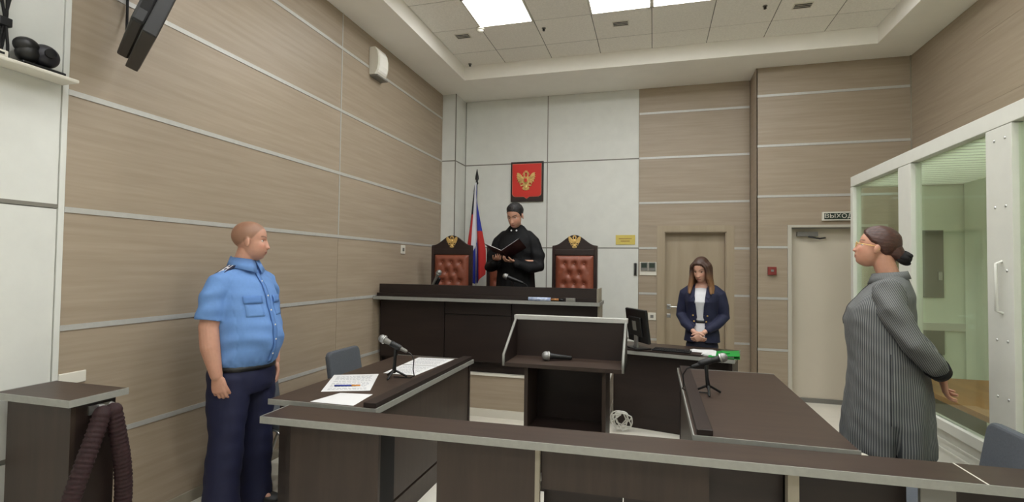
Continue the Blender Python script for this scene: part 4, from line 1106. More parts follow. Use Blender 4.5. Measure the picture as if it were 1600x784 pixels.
sst = lambda x, a, b: np.clip((x - a) / (b - a), 0, 1) ** 2 * (3 - 2 * np.clip((x - a) / (b - a), 0, 1))
def skin_mat(name):
    m = mat(name, (200, 150, 125), 0.5); nt = m.node_tree; b = nt.nodes['Principled BSDF']
    at = nt.nodes.new('ShaderNodeAttribute'); at.attribute_name = 'tint'
    tc = nt.nodes.new('ShaderNodeTexCoord'); nz = nt.nodes.new('ShaderNodeTexNoise'); nz.inputs['Scale'].default_value = 45; mr = nt.nodes.new('ShaderNodeMapRange'); mr.inputs[3].default_value = .9; mr.inputs[4].default_value = 1.1
    hs = nt.nodes.new('ShaderNodeHueSaturation'); nt.links.new(tc.outputs['Object'], nz.inputs['Vector']); nt.links.new(nz.outputs['Fac'], mr.inputs[0]); nt.links.new(mr.outputs[0], hs.inputs['Value']); nt.links.new(at.outputs['Color'], hs.inputs['Color']); nt.links.new(hs.outputs[0], b.inputs['Base Color'])
    b.inputs['Subsurface Weight'].default_value = .10; b.inputs['Subsurface Radius'].default_value = (.02, .008, .005); b.inputs['Subsurface Scale'].default_value = .2
    return m
M_skin = skin_mat('skin')
def cloth_noise(a, f=(9, 7, 5), ph=0.0):
    return lambda c: a * (np.sin(c[:, 2] * f[0] * 3 + 3 * np.sin(c[:, 0] * f[1] + ph) + 2 * np.sin(c[:, 1] * f[2])) * np.sin(c[:, 0] * 11 + c[:, 1] * 13 + ph) + .5 * np.sin(c[:, 2] * 61 + c[:, 0] * 23 + c[:, 1] * 31 + ph))

def person(name, me_bm, H, P, cols, label, voxel=.004, stub=None):
    me = bake(me_bm, voxel, 2); paint(me, H, P, cols, stub)
    o = mobj(name, me, M_skin); tag(o, label, 'person')
    return o
def put(o, loc, rz, s=1.0): o.location = loc; o.rotation_euler = (0, 0, rz); o.scale = (s, s, s)

def shoe(parent, x, y, yaw, m, L=.28):
    bm = NB(); rings = []
    for t, w_, h in ((0, .030, .05), (.06, .040, .075), (.3, .042, .10), (.5, .046, .075), (.72, .052, .055), (.92, .042, .042), (1, .022, .03)):
        c = V((0, .10 - L * t, 0)); n = 16; rg = []
        for i in range(n):
            a = 2 * PI * i / n; rg.append(bm.verts.new((c.x + w_ * math.cos(a), c.y, .004 + h * .5 + h * .5 * math.sin(a) if math.sin(a) > -.7 else .004)))
        rings.append(rg)
    skin(bm, rings); bm.transform(M.Translation((x, y, 0)) @ M.Rotation(yaw, 4, 'Z')); bmesh.ops.recalc_face_normals(bm, faces=bm.faces[:])
    obj('shoe', bm, m, parent, local=True, smooth=True)

# ------------------------------------------------------------------ 1. the man in uniform
C1 = dict(skin=(192, 144, 122), lip=(160, 102, 92), brow=(92, 64, 48), stub=(130, 96, 74), blush=(196, 124, 104), jaw=(164, 124, 106), liph=.010)
M_shirt = mat('sky_blue_shirt', (102, 142, 200), 0.8, noise=0.03, scale=(60, 60, 60)); M_shirt2 = mat('blue_shirt_trim', (88, 128, 188), 0.8)
M_navy = mat('navy_trousers', (21, 25, 58), 0.75, noise=0.06, scale=(80, 80, 80)); M_board = mat('shoulder_board_navy', (18, 24, 58), .7)
P1 = dict(w=1.02, jaw=1.16, cheek=.006, nose=.022)
HS = 1.04
H1 = headM((.0, -.035, 1.705), yaw=math.radians(32), pitch=math.radians(2), s=HS)
bm = NB(); head_bm(bm, H1, P1); ears(bm, H1)
tube(bm, [(0, .022, 1.50), (0, .008, 1.56), (.002, -.008, 1.63), (.004, -.012, 1.68)], [(.080, .080), (.070, .072), (.066, .066), (.056, .056)], n=20)
loft(bm, [(.80, 0, 0, .15, .12), (.93, 0, 0, .17, .14), (1.06, 0, -.015, .18, .155), (1.2, 0, -.01, .178, .14), (1.35, 0, 0, .175, .12), (1.44, 0, .01, .14, .09), (1.51, 0, .02, .075, .065)])
for s in (-1, 1):
    tube(bm, [(s * .10, 0, .84), (s * .115, .005, .48), (s * .125, .02, .07)], [.085, .062, .045], n=16)
    ell(bm, (s * .13, -.04, .045), (.028, .085, .03))
    tube(bm, [(s * .13, .01, 1.43), (s * .205, .018, 1.37), (s * .246, .035, 1.18), (s * .256, .01, 1.06), (s * .246, -.03, .90)], [.05, .056, .055, .054, .034], n=18)
    hand(bm, (s * .245, -.034, .892), (-s * .10, -.10, -1), (-s * 1, .25, 0), (0, -1, .1), curl=(38, 42, 44, 48), spread=1, s=1.04, thumb=(16, 24))
man = person('person', bm, H1, P1, C1, 'heavyset man with shaved head in pale blue short sleeved uniform shirt and navy trousers', .0042,
             stub=lambda x, y, z: ss(z - np.interp(y, [-.10, -.08, -.06, -.035, -.012, .01, .05, .1], [.090, .086, .074, .040, .010, .012, -.025, -.05]), -.006, .010))
eyes(man, H1, P1)
# shirt
bm = lofts([(.925, 0, .0, .188, .155), (.93, 0, 0, .205, .172), (.96, 0, -.006, .212, .182), (1.03, 0, -.022, .216, .198), (1.10, 0, -.030, .217, .200), (1.18, 0, -.026, .214, .190), (1.27, 0, -.014, .212, .172), (1.36, 0, -.002, .214, .155), (1.42, 0, .008, .205, .138), (1.47, 0, .014, .182, .115), (1.51, 0, .018, .138, .09), (1.545, 0, .02, .093, .085), (1.575, 0, .016, .080, .079)], 48)
for s in (-1, 1):
    tube(bm, [(s * .13, .01, 1.450), (s * .195, .014, 1.425), (s * .228, .022, 1.36), (s * .246, .032, 1.22)], [(.064, .078), (.067, .081), (.067, .081), (.069, .084)], n=22, ref=(0, 1, 0), round_ends='start')
me = bake(bm, .007, 4)
wrinkle(me, lambda c: cloth_noise(.0028)(c) + .0035 * np.sin(c[:, 2] * 46 + 5 * np.sin(c[:, 0] * 8) + 9 * c[:, 1]) * np.exp(-((c[:, 2] - 1.06) / .09) ** 2) + .003 * np.sin(c[:, 2] * 60 + 20 * c[:, 1]) * (np.abs(c[:, 0]) > .19) + .003 * np.exp(-((c[:, 2] - .955) / .02) ** 2) * np.sin(np.arctan2(c[:, 0], -c[:, 1]) * 22))
shirt = mobj('shirt', me, M_shirt, man); shirt_me = me
# collar, placket, pockets, boards, badge lines
bm = NB()
for s in (-1, 1):
    prof = []
    for k in range(9):
        a = k / 8 * PI * .92; x = s * .082 * math.sin(a) * 1.02; y = .016 + -.082 * math.cos(a); prof.append((x, y))
    lo = []; hi = []; fall = []
    for k, (x, y) in enumerate(prof):
        lo.append(bm.verts.new((x * 1.0, y, 1.565 - .012 * (1 - k / 8)))); hi.append(bm.verts.new((x * .97, y * 1.0, 1.60 - .022 * (1 - k / 8) + .006)))
        sp = 1.26 - .10 * k / 8; fall.append(bm.verts.new((x * sp + s * .02 * (1 - k / 8), y * sp - .018 * (1 - k / 8), 1.545 - .045 * (1 - k / 8) ** 2)))
    for k in range(8):
        for a_, b_ in ((lo, hi), (hi, fall)):
            bm.faces.new((a_[k], a_[k + 1], b_[k + 1], b_[k]) if s < 0 else (a_[k + 1], a_[k], b_[k], b_[k + 1]))
c = obj('collar', bm, M_shirt, shirt, local=True, smooth=True); md = c.modifiers.new('t', 'SOLIDIFY'); md.thickness = .004; md.offset = 0
def surf_y(z, x, secs=((.93, 0, .172, .205), (1.03, -.022, .198, .216), (1.10, -.03, .2, .217), (1.18, -.026, .19, .214), (1.27, -.014, .172, .212), (1.36, -.002, .155, .214), (1.43, .008, .135, .208), (1.48, .014, .112, .185), (1.53, .019, .088, .115))):
    zz = [q[0] for q in secs]; cy = np.interp(z, zz, [q[1] for q in secs]); ry = np.interp(z, zz, [q[2] for q in secs]); rx = np.interp(z, zz, [q[3] for q in secs])
    return cy - ry * math.sqrt(max(0, 1 - (x / rx) ** 2))
def patch(x0, x1, z0, z1, off, sf, nx=6, nz=8, pts=None):
    bm = NB(); g = []
    for j in range(nz + 1):
        z = z0 + (z1 - z0) * j / nz
        g.append([bm.verts.new((x0 + (x1 - x0) * i / nx, sf(z, x0 + (x1 - x0) * i / nx) - off, z)) for i in range(nx + 1)])
    for j in range(nz):
        for i in range(nx): bm.faces.new((g[j][i], g[j][i + 1], g[j + 1][i + 1], g[j + 1][i]))
    return bm
from mathutils.bvhtree import BVHTree
def front_of(me):
    t = BVHTree.FromPolygons([v.co.copy() for v in me.vertices], [tuple(p.vertices) for p in me.polygons])
    def f(z, x):
        h = t.ray_cast(V((x, -1, z)), V((0, 1, 0)))
        return h[0].y if h[0] is not None else -.1
    return f
def patch_obj(name, parent, m, *a, th=.004, **k):
    o = obj(name, patch(*a, **k), m, parent, local=True, smooth=True); md = o.modifiers.new('t', 'SOLIDIFY'); md.thickness = th; md.offset = 1; return o
surf_y = front_of(shirt_me)
patch_obj('placket', shirt, M_shirt2, -.014, .014, .945, 1.52, .006, surf_y, nx=2, nz=30)
for s in (-1, 1):
    x0, x1 = (.05, .15) if s > 0 else (-.15, -.05)
    patch_obj('chest_pocket', shirt, M_shirt, x0, x1, 1.235, 1.335, .0015, surf_y, th=.0015)
    patch_obj('pocket_flap', shirt, M_shirt2, x0 - .004, x1 + .004, 1.315, 1.36, .006, surf_y, th=.004, nz=3)
bm = NB()
for k in range(6): ell(bm, (.0, surf_y(1.0 + .09 * k, 0) - .011, 1.0 + .09 * k), (.006, .003, .006), n=8)
o = obj('shirt_buttons', bm, M_whiteplastic, shirt, local=True); o['kind'] = 'stuff'
for s in (-1, 1):
    bm = NB(); box(bm, -.065, -.030, 0, .065, .030, .010, bev=.003)
    bm.transform(M.Translation((s * .152, .018, 1.512)) @ M.Rotation(s * math.radians(27), 4, 'Y')); sb = obj('shoulder_board', bm, M_board, man, local=True, label='navy shoulder board')
    bm = NB()
    for k in (-1, 1): box(bm, -.05, k * .012 - .003, .0102, .06, k * .012 + .003, .0115)
    for k in range(3): ell(bm, (s * (.045 - .035 * k), 0, .011), (.007, .007, .003), n=8)
    bm.transform(M.Translation((s * .152, .018, 1.512)) @ M.Rotation(s * math.radians(27), 4, 'Y')); o = obj('board_insignia', bm, M_fw, sb, local=True); o['kind'] = 'stuff'
# trousers
bm = lofts([(.76, 0, .010, .19, .155), (.80, 0, .012, .205, .172), (.88, 0, .015, .212, .182), (.935, 0, .005, .206, .172), (.955, 0, 0, .198, .162)], 44)
for s in (-1, 1): tube(bm, [(s * .105, .008, .86), (s * .115, .006, .70), (s * .125, .0, .48), (s * .135, .012, .25), (s * .14, .015, .055)], [(.115, .135), (.108, .125), (.092, .105), (.092, .108), (.096, .118)], n=24, ref=(1, 0, 0))
me = bake(bm, .008, 3); wrinkle(me, cloth_noise(.0035, (6, 5, 6)))
tr = mobj('trousers', me, M_navy, man)
bm = NB(); loft(bm, [(.905, 0, .006, .2100, .176), (.935, 0, .002, .2075, .173)], 40); obj('belt', bm, M_black, tr, local=True)
for s in (-1, 1): shoe(man, s * .14, 0, s * .15, M_black)
put(man, (.40, 2.67, 0), math.radians(91), .985)

# ------------------------------------------------------------------ 2. the judge
C2 = dict(skin=(182, 136, 114), lip=(144, 88, 78), brow=(26, 21, 19), blush=(180, 116, 96), jaw=(140, 108, 94), browf=.95, liph=.0095)
M_hair2 = mat('hair_black', (17, 14, 14), .6, noise=.3, scale=(200, 60, 200), bump=.5)
M_robe = mat('black_robe', (13, 13, 15), 0.7, spec=.2, noise=.15, scale=(30, 30, 30)); M_cover = mat('maroon_folder', (52, 22, 24), .45)
P2 = dict(w=.98, jaw=1.06, nose=.022)
H2 = headM((.006, -.075, 1.658), yaw=math.radians(-9), pitch=math.radians(26), s=1.10)
bm = NB(); head_bm(bm, H2, P2); ears(bm, H2)
tube(bm, [(0, .03, 1.46), (0, .012, 1.52), (0, -.025, 1.58), (.002, -.04, 1.63)], [.070, .063, .06, .055], n=20)
loft(bm, [(.80, 0, 0, .13, .10), (.95, 0, 0, .16, .12), (1.2, 0, 0, .165, .12), (1.40, 0, .005, .18, .11), (1.48, 0, .015, .15, .085), (1.53, 0, .02, .07, .06)])
hw = {}
for s in (-1, 1):
    tube(bm, [(s * .09, 0, .84), (s * .10, .005, .48), (s * .10, .02, .07)], [.08, .058, .042], n=14); ell(bm, (s * .10, -.05, .045), (.026, .08, .028))
    wx = -.140 if s < 0 else .055; wz = 1.168 if s < 0 else 1.150
    tube(bm, [(s * .14, .01, 1.44), (s * .20, .0, 1.36), (s * .235, -.02, 1.15), ((s * .235 + wx) / 2 + s * .02, -.15, 1.14), (wx, -.255, wz)], [.045, .045, .036, .030, .025], n=16)
    hand(bm, (wx, -.262, wz), (-.62 if s > 0 else .38, -.72, .06), (0, .15, 1), (s, -.3, .2), curl=(30, 34, 38, 42), spread=2, s=.92, thumb=(30, 30))
judge = person('person', bm, H2, P2, C2, 'dark haired man in a black judge robe reading from an open maroon folder', .0042)
eyes(judge, H2, P2, .0052)
def hair_tex(x, y, z, xs, a): return a * (np.sin(xs * 260 + 40 * y) * np.sin(y * 210 + 3) + .6 * np.sin(z * 330 + xs * 150))
cap = lambda x, y, z, xs: -.005 + .008 * sst(z - np.interp(y, [-.10, -.075, -.05, -.030, -.012, .005, .03, .08, .12], [.078, .072, .058, .030, -.006, -.004, -.030, -.055, -.060]), -.006, .008) + .011 * sst(z - np.interp(y, [-.10, -.05, 0, .1], [.078, .065, .03, -.02]), .0, .05) + hair_tex(x, y, z, xs, .0010)
bm = hair_shell(judge, H2, P2, M_hair2, cap); obj('hair', bm, M_hair2, judge, local=True, smooth=True)
bm = lofts([(.012, 0, .0, .27, .22), (.30, 0, 0, .255, .205), (.70, 0, 0, .232, .185), (1.0, 0, .0, .215, .165), (1.2, 0, 0, .205, .152), (1.34, 0, .002, .208, .142), (1.42, 0, .01, .194, .122), (1.475, 0, .016, .160, .10), (1.515, 0, .02, .116, .085), (1.555, 0, .02, .082, .076)], 48)
for s in (-1, 1):
    wx = -.140 if s < 0 else .055
    tube(bm, [(s * .13, .01, 1.435), (s * .19, .0, 1.375), (s * .238, -.01, 1.22), (s * .248, -.05, 1.10), ((s * .235 + wx) / 2 + s * .035, -.15, 1.095), (wx + s * .015, -.235, 1.135)], [(.064, .072), (.068, .08), (.072, .095), (.068, .10), (.062, .095), (.048, .065)], n=22, ref=(0, 1, 0))
me = bake(bm, .008, 3)
wrinkle(me, lambda c: .009 * np.sin(np.arctan2(c[:, 0], -c[:, 1]) * 13 + np.sin(c[:, 2] * 5)) * np.clip((1.15 - c[:, 2]) / .7, 0, 1) + .003 * np.sin(c[:, 0] * 70 + 14 * c[:, 2]) * np.clip((1.42 - c[:, 2]) / .1, 0, 1) * np.clip((c[:, 2] - 1.05) / .1, 0, 1) + .006 * np.sin(c[:, 2] * 45 + 9 * np.abs(c[:, 0])) * np.exp(-((c[:, 2] - 1.2) / .12) ** 2) * (np.abs(c[:, 0]) > .12))
robe = mobj('robe', me, M_robe, judge)
bm = NB(); loft(bm, [(1.52, 0, .018, .090, .084), (1.562, 0, .006, .072, .074), (1.566, 0, .006, .064, .066), (1.53, 0, .018, .078, .072)], 32); obj('robe_collar', bm, M_robe, robe, local=True, smooth=True)
for k in (-1, 1):
    bm = NB(); ell(bm, (k * .030, -.088, 1.495), (.010, .005, .010), n=10); obj('robe_button', bm, M_fw, robe, local=True, label='pale round button')
for s in (-1, 1): shoe(judge, s * .10, 0, s * .12, M_black)
put(judge, (1.385, 5.56, PZ), math.radians(-2))
# open folder held in both hands
fo = thing('folder', 'open maroon folder with white sheets held by the judge', 'folder', (0, 0, 0))
for s, ang, w_ in ((-1, 22, .215), (1, -36, .225)):
    tm = M.Translation((-.030, -.43, 1.262)) @ M.Rotation(math.radians(-16), 4, 'X') @ M.Rotation(math.radians(ang), 4, 'Y')
    bm = NB(); box(bm, 0 if s > 0 else -w_, 0, -.004, w_ if s > 0 else 0, .30, .0, bev=.001); bm.transform(tm); obj('folder_cover', bm, M_cover, fo, local=True)
    bm = NB(); box(bm, .006 if s > 0 else -w_ + .008, .008, .0006, w_ - .008 if s > 0 else -.006, .292, .005); bm.transform(tm); obj('sheets', bm, M_paper, fo, local=True)
place(fo, (1.385, 5.56, PZ), math.radians(-2))

# ------------------------------------------------------------------ 3. the secretary
C3 = dict(skin=(204, 158, 136), lip=(176, 108, 102), brow=(84, 58, 44), blush=(206, 132, 114), liph=.0085, browf=.7)
M_hair3 = mat('hair_mid_brown', (74, 46, 32), .5, rgb2=(104, 70, 46), scale=(90, 90, 6))
M_blazer = mat('navy_blazer', (26, 30, 58), .75, noise=.06, scale=(60, 60, 60)); M_blouse = mat('white_blouse', (216, 216, 220), .75, noise=.03, scale=(30, 30, 30)); M_skirt = mat('dark_navy_skirt', (22, 24, 44), .75); M_button = mat('gold_button', (196, 160, 96), .35, metal=.7)
P3 = dict(w=.92, jaw=.90, nose=.019, cheek=.004)
H3 = headM((-.004, -.05, 1.525), yaw=math.radians(-12), pitch=math.radians(20), s=1.03)
bm = NB(); head_bm(bm, H3, P3); ears(bm, H3, .9)
tube(bm, [(0, .02, 1.34), (0, .008, 1.39), (-.001, -.015, 1.45), (-.002, -.025, 1.49)], [.052, .048, .046, .044], n=18)
loft(bm, [(.70, 0, 0, .13, .11), (.85, 0, 0, .15, .115), (1.0, 0, -.002, .118, .088), (1.12, 0, -.012, .125, .095), (1.2, 0, -.022, .132, .108), (1.30, 0, 0, .145, .085), (1.355, 0, .012, .11, .065), (1.39, 0, .015, .055, .05)])
for s in (-1, 1):
    tube(bm, [(s * .075, 0, .78), (s * .08, .0, .44), (s * .08, .02, .07)], [.075, .05, .034], n=14); ell(bm, (s * .08, -.045, .04), (.026, .08, .028))
    tube(bm, [(s * .125, .01, 1.32), (s * .175, .02, 1.22), (s * .195, .03, 1.06), (s * .125, -.10, .955), (s * .040, -.185, .895)], [.042, .042, .036, .031, .021], n=14)
hand(bm, (-.045, -.187, .893), (.62, -.30, -.55), (.35, .75, .2), (.6, -.3, .8), curl=(34, 38, 40, 44), spread=2, s=.88, thumb=(30, 15))
hand(bm, (.040, -.192, .89), (-.60, -.34, -.55), (-.3, .8, .2), (-.6, -.25, .85), curl=(40, 44, 46, 48), spread=2, s=.88, thumb=(30, 20))
sec = person('person', bm, H3, P3, C3, 'woman with long light brown hair in a navy blazer standing with clasped hands', .0042)
eyes(sec, H3, P3, .005)
# long hair parted on the left, darker at the crown and lighter at the ends
cap = lambda x, y, z, xs: -.004 + .016 * sst(z - np.interp(y, [-.10, -.078, -.055, -.035, -.02, .1], [.086, .078, .052, .018, -.06, -.12]), -.006, .014)
bm = hair_shell(sec, H3, P3, M_hair3, cap)
hp_ = lambda x, y, z: H3 @ V((x, y, z))
for sg in (-1, 1):
    for (x0, y0, z0, x1, y1, x2, y2, zb, r) in ((.030, -.052, .088, .076, -.048, .098, -.095, 1.285, .024), (.05, -.02, .085, .086, -.012, .108, -.055, 1.265, .028), (.05, .03, .08, .088, .03, .098, .0, 1.26, .030), (.03, .07, .06, .06, .085, .07, .06, 1.26, .032)):
        a_, b_ = hp_(sg * x0, y0, z0), hp_(sg * x1, y1, .02); c_ = V((sg * x1 * 1.08 - .004, b_.y - .004, 1.44)); d_ = V((sg * x2, y2, 1.35)); e_ = V((sg * (x2 + .006), y2 - .02, zb))
        tube(bm, [a_, a_.lerp(b_, .55) + (hp_(sg, 0, 0) - hp_(0, 0, 0)) * .012, b_, c_, d_, e_], [(r * .7, r * .5), (r, r * .62), (r, r * .7), (r * 1.05, r * .8), (r * 1.05, r * .85), (r * .55, r * .45)], n=14, ref=(0, 1, 0))
tube(bm, [hp_(0, .09, .04), V((0, .09, 1.42)), V((0, .085, 1.26))], [(.05, .03), (.055, .03), (.04, .02)], n=14, ref=(1, 0, 0))
me = bake(bm, .0052, 5)
wrinkle(me, lambda c: .0016 * np.sin(np.arctan2(c[:, 0], -c[:, 1] - .02) * 46 + 5 * np.sin(c[:, 2] * 16)) * np.clip((1.62 - c[:, 2]) / .08, .25, 1))
M_hairg = mat('hair_brown_to_blond', (62, 40, 30), .48); nt_ = M_hairg.node_tree; tc_ = nt_.nodes.new('ShaderNodeTexCoord'); sp_ = nt_.nodes.new('ShaderNodeSeparateXYZ'); rp_ = nt_.nodes.new('ShaderNodeMapRange'); cr_ = nt_.nodes.new('ShaderNodeValToRGB')
nt_.links.new(tc_.outputs['Object'], sp_.inputs[0]); nt_.links.new(sp_.outputs['Z'], rp_.inputs[0]); rp_.inputs[1].default_value = 1.27; rp_.inputs[2].default_value = 1.60; nt_.links.new(rp_.outputs[0], cr_.inputs[0])
cr_.color_ramp.elements[0].position = 0; cr_.color_ramp.elements[0].color = lin((152, 114, 80)); cr_.color_ramp.elements[1].position = .75; cr_.color_ramp.elements[1].color = lin((64, 42, 32)); e_ = cr_.color_ramp.elements.new(.35); e_.color = lin((132, 94, 64))
nt_.links.new(cr_.outputs[0], nt_.nodes['Principled BSDF'].inputs['Base Color'])
mobj('hair', me, M_hairg, sec)
# blouse, blazer, skirt
bl_s = [(.80, 0, -.004, .150, .122), (.90, 0, -.006, .140, .110), (1.0, 0, -.006, .128, .098), (1.12, 0, -.016, .136, .106), (1.2, 0, -.026, .142, .120), (1.28, 0, -.010, .146, .105), (1.33, 0, .006, .120, .078), (1.355, 0, .012, .075, .06)]
me = bake(lofts(bl_s, 40), .007, 2); mobj('blouse', me, M_blouse, sec)
bm = NB(); loft(bm, [(.985, 0, -.006, .1335, .104), (1.012, 0, -.006, .1335, .104)], 40); obj('belt', bm, M_black, sec, local=True)
bz = lofts([(.79, 0, .0, .178, .150), (.87, 0, .0, .170, .138), (1.0, 0, .0, .150, .116), (1.12, 0, -.010, .156, .122), (1.2, 0, -.020, .164, .134), (1.28, 0, -.006, .170, .116), (1.335, 0, .008, .148, .090), (1.365, 0, .014, .095, .07), (1.385, 0, .016, .066, .058)], 48)
for s in (-1, 1):
    tube(bz, [(s * .11, .01, 1.315), (s * .168, .015, 1.27), (s * .196, .025, 1.16), (s * .212, .03, 1.05), (s * .155, -.075, .975), (s * .085, -.145, .928)], [(.055, .062), (.060, .066), (.054, .060), (.050, .056), (.045, .05), (.037, .042)], n=20, ref=(0, 1, 0))
me = bake(bz, .006, 2); wrinkle(me, cloth_noise(.0018, (8, 7, 6), 1.0))
# open front: a V from the neck to the waist, parting again below the button
c = co(me); ctr = centers(me); halfw = np.where(ctr[:, 2] > 1.04, .034 + .030 * np.clip((ctr[:, 2] - 1.04) / .30, 0, 1), .034 + .035 * np.clip((1.04 - ctr[:, 2]) / .2, 0, 1))
kill = ((np.abs(ctr[:, 0]) < halfw) & (ctr[:, 1] < -.055) & (ctr[:, 1] > -.165)) | ((ctr[:, 2] > 1.30) & (ctr[:, 1] < .0) & (np.abs(ctr[:, 0]) < .062))
armz = (ctr[:, 1] < -.11) & (ctr[:, 2] < .97) & (np.abs(ctr[:, 0]) > .05)
b2 = NB(); b2.from_mesh(me); b2.faces.ensure_lookup_table()
bmesh.ops.delete(b2, geom=[b2.faces[i] for i in np.nonzero(kill & ~armz)[0]], context='FACES'); b2.to_mesh(me); b2.free()
bzo = mobj('blazer', me, M_blazer, sec); md = bzo.modifiers.new('t', 'SOLIDIFY'); md.thickness = .004
for s in (-1, 1):
    sf = lambda z, x: float(np.interp(z, [1.0, 1.12, 1.2, 1.28, 1.335, 1.37], [-.116, -.132, -.154, -.122, -.082, -.05])) * math.sqrt(max(.05, 1 - (x / .17) ** 2)) - .004
    bm = NB(); pts = [(.030, 1.04), (.052, 1.12), (.092, 1.215), (.078, 1.238), (.098, 1.255), (.088, 1.32), (.070, 1.352), (.056, 1.345), (.052, 1.26), (.042, 1.16)]
    vs = [bm.verts.new((s * x, sf(z, x), z)) for x, z in pts]
    bm.faces.new(vs if s < 0 else list(reversed(vs))); bmesh.ops.triangulate(bm, faces=bm.faces[:])
    o = obj('lapel', bm, M_blazer, bzo, local=True); md = o.modifiers.new('t', 'SOLIDIFY'); md.thickness = .005; md.offset = 0
for z, xs_ in ((1.06, (.07, -.07)), (1.0, (.06, -.06))):
    for x in xs_:
        bm = NB(); ell(bm, (x, -.128 * math.sqrt(1 - (x / .16) ** 2) - .0, z), (.009, .005, .009), n=10); obj('blazer_button', bm, M_button, bzo, local=True)
bm = lofts([(.46, 0, .0, .150, .125), (.60, 0, 0, .162, .135), (.75, 0, 0, .160, .132), (.82, 0, 0, .140, .108), (.86, 0, 0, .12, .09)], 40); me = bake(bm, .008, 2); mobj('skirt', me, M_skirt, sec)
for s in (-1, 1): shoe(sec, s * .08, .0, s * .1, M_black, .25)
put(sec, (3.365, 5.66, 0), math.radians(-14))

# ------------------------------------------------------------------ 4. the woman in the striped tunic
C4 = dict(skin=(194, 144, 120), lip=(164, 102, 92), brow=(70, 46, 38), blush=(198, 124, 104), liph=.0085, browf=.75)
M_hair4 = mat('hair_chestnut', (50, 30, 26), .42, rgb2=(82, 50, 40), scale=(90, 14, 150), bump=.5)
M_bun = mat('black_hair_tie', (14, 11, 12), .8, noise=.3, scale=(120, 120, 120), bump=.3)
def stripes(name, mode, k):
    m = mat(name, (116, 118, 118), .7); nt = m.node_tree; b = nt.nodes['Principled BSDF']
    tc = nt.nodes.new('ShaderNodeTexCoord'); sp = nt.nodes.new('ShaderNodeSeparateXYZ'); nt.links.new(tc.outputs['Object'], sp.inputs[0])
    mt = lambda op, a, bb=None: (lambda n: (setattr(n, 'operation', op), nt.links.new(a, n.inputs[0]) if not isinstance(a, float) else setattr(n.inputs[0], 'default_value', a), (nt.links.new(bb, n.inputs[1]) if not isinstance(bb, float) else setattr(n.inputs[1], 'default_value', bb)) if bb is not None else None, n.outputs[0])[-1])(nt.nodes.new('ShaderNodeMath'))
    if mode == 'around': u = mt('MULTIPLY', mt('ARCTAN2', sp.outputs['X'], sp.outputs['Y']), float(k))
    else: u = mt('MULTIPLY', mt('ADD', mt('MULTIPLY', sp.outputs['Y'], .80), mt('MULTIPLY', sp.outputs['Z'], .42)), float(k))
    s = mt('SINE', u); nz = nt.nodes.new('ShaderNodeMapRange'); nz.inputs[1].default_value = -.25; nz.inputs[2].default_value = .75
    nt.links.new(s, nz.inputs[0]); mx = nt.nodes.new('ShaderNodeMix'); mx.data_type = 'RGBA'; mx.inputs[6].default_value = lin((72, 75, 77)); mx.inputs[7].default_value = lin((128, 129, 127))
    nt.links.new(nz.outputs[0], mx.inputs[0]); nt.links.new(mx.outputs[2], b.inputs['Base Color']); return m
M_tunic = stripes('striped_tunic', 'around', 124); M_sleeve = stripes('striped_sleeve', 'along', 860)
P4 = dict(w=.97, jaw=.95, nose=.023, cheek=.004, chin=.004)
H4 = headM((0, -.045, 1.628), yaw=math.radians(0), pitch=math.radians(-13), s=.95)
bm = NB(); head_bm(bm, H4, P4); ears(bm, H4, .95)
tube(bm, [(0, .03, 1.42), (0, .015, 1.47), (0, -.005, 1.54), (0, -.012, 1.59)], [.060, .054, .052, .050], n=18)
loft(bm, [(.70, 0, 0, .15, .13), (.88, 0, 0, .18, .155), (1.05, 0, -.01, .165, .15), (1.2, 0, -.02, .16, .14), (1.32, 0, -.01, .165, .12), (1.40, 0, .01, .14, .09), (1.45, 0, .02, .07, .065)])
arm = {}
for s in (-1, 1):
    tube(bm, [(s * .085, 0, .80), (s * .09, .0, .46), (s * .09, .02, .07)], [.085, .058, .04], n=14); ell(bm, (s * .09, -.05, .042), (.026, .08, .028))
    arm[s] = [(s * .15, .01, 1.38), (s * .203, .028, 1.28), (s * .230, .105, 1.13), (s * .175, .185, 1.03), (s * .085, .235, .965)]
    tube(bm, arm[s], [.052, .052, .044, .038, .026], n=16)
hand(bm, (.083, .237, .962), (-.30, .10, -.95), (-.2, 1, 0), (-.9, .2, .35), curl=(14, 20, 26, 30), spread=6, s=.95, thumb=(45, 20))
hand(bm, (-.083, .233, .952), (.62, .16, -.75), (.2, .9, 0), (.6, .3, .75), curl=(26, 28, 30, 34), spread=4, s=.95, thumb=(40, 10))
wom = person('person', bm, H4, P4, C4, 'woman with glasses and a dark hair bun in a long grey striped tunic', .0042)
eyes(wom, H4, P4)
cap = lambda x, y, z, xs: -.005 + .015 * sst(z - np.interp(y, [-.10, -.075, -.05, -.025, .0, .03, .06, .12], [.078, .070, .046, .022, .012, -.02, -.055, -.075]), -.005, .018) + .004 * sst(z, .05, .1) + hair_tex(x, y, z, xs, .0006)
def bun(bm):
    tube(bm, [tuple(H4 @ V((0, .09, .0))), tuple(H4 @ V((0, .125, -.022)))], [.05, .034], n=16)
bm = hair_shell(wom, H4, P4, M_hair4, cap, extra=bun); hw4 = obj('hair', bm, M_hair4, wom, local=True, smooth=True)
bm = NB(); ell(bm, H4 @ V((0, .150, -.030)), (.040, .036, .040), rot=H4.to_3x3(), n=20)
for k in range(9):
    a = k * .7; ell(bm, H4 @ V((.027 * math.cos(a), .150 + .012 * math.sin(3 * a), -.030 + .027 * math.sin(a))), (.016, .026, .016), rot=H4.to_3x3(), n=10)
obj('hair_bun', bm, M_bun, hw4, local=True, smooth=True, label='round bun in a black cover')
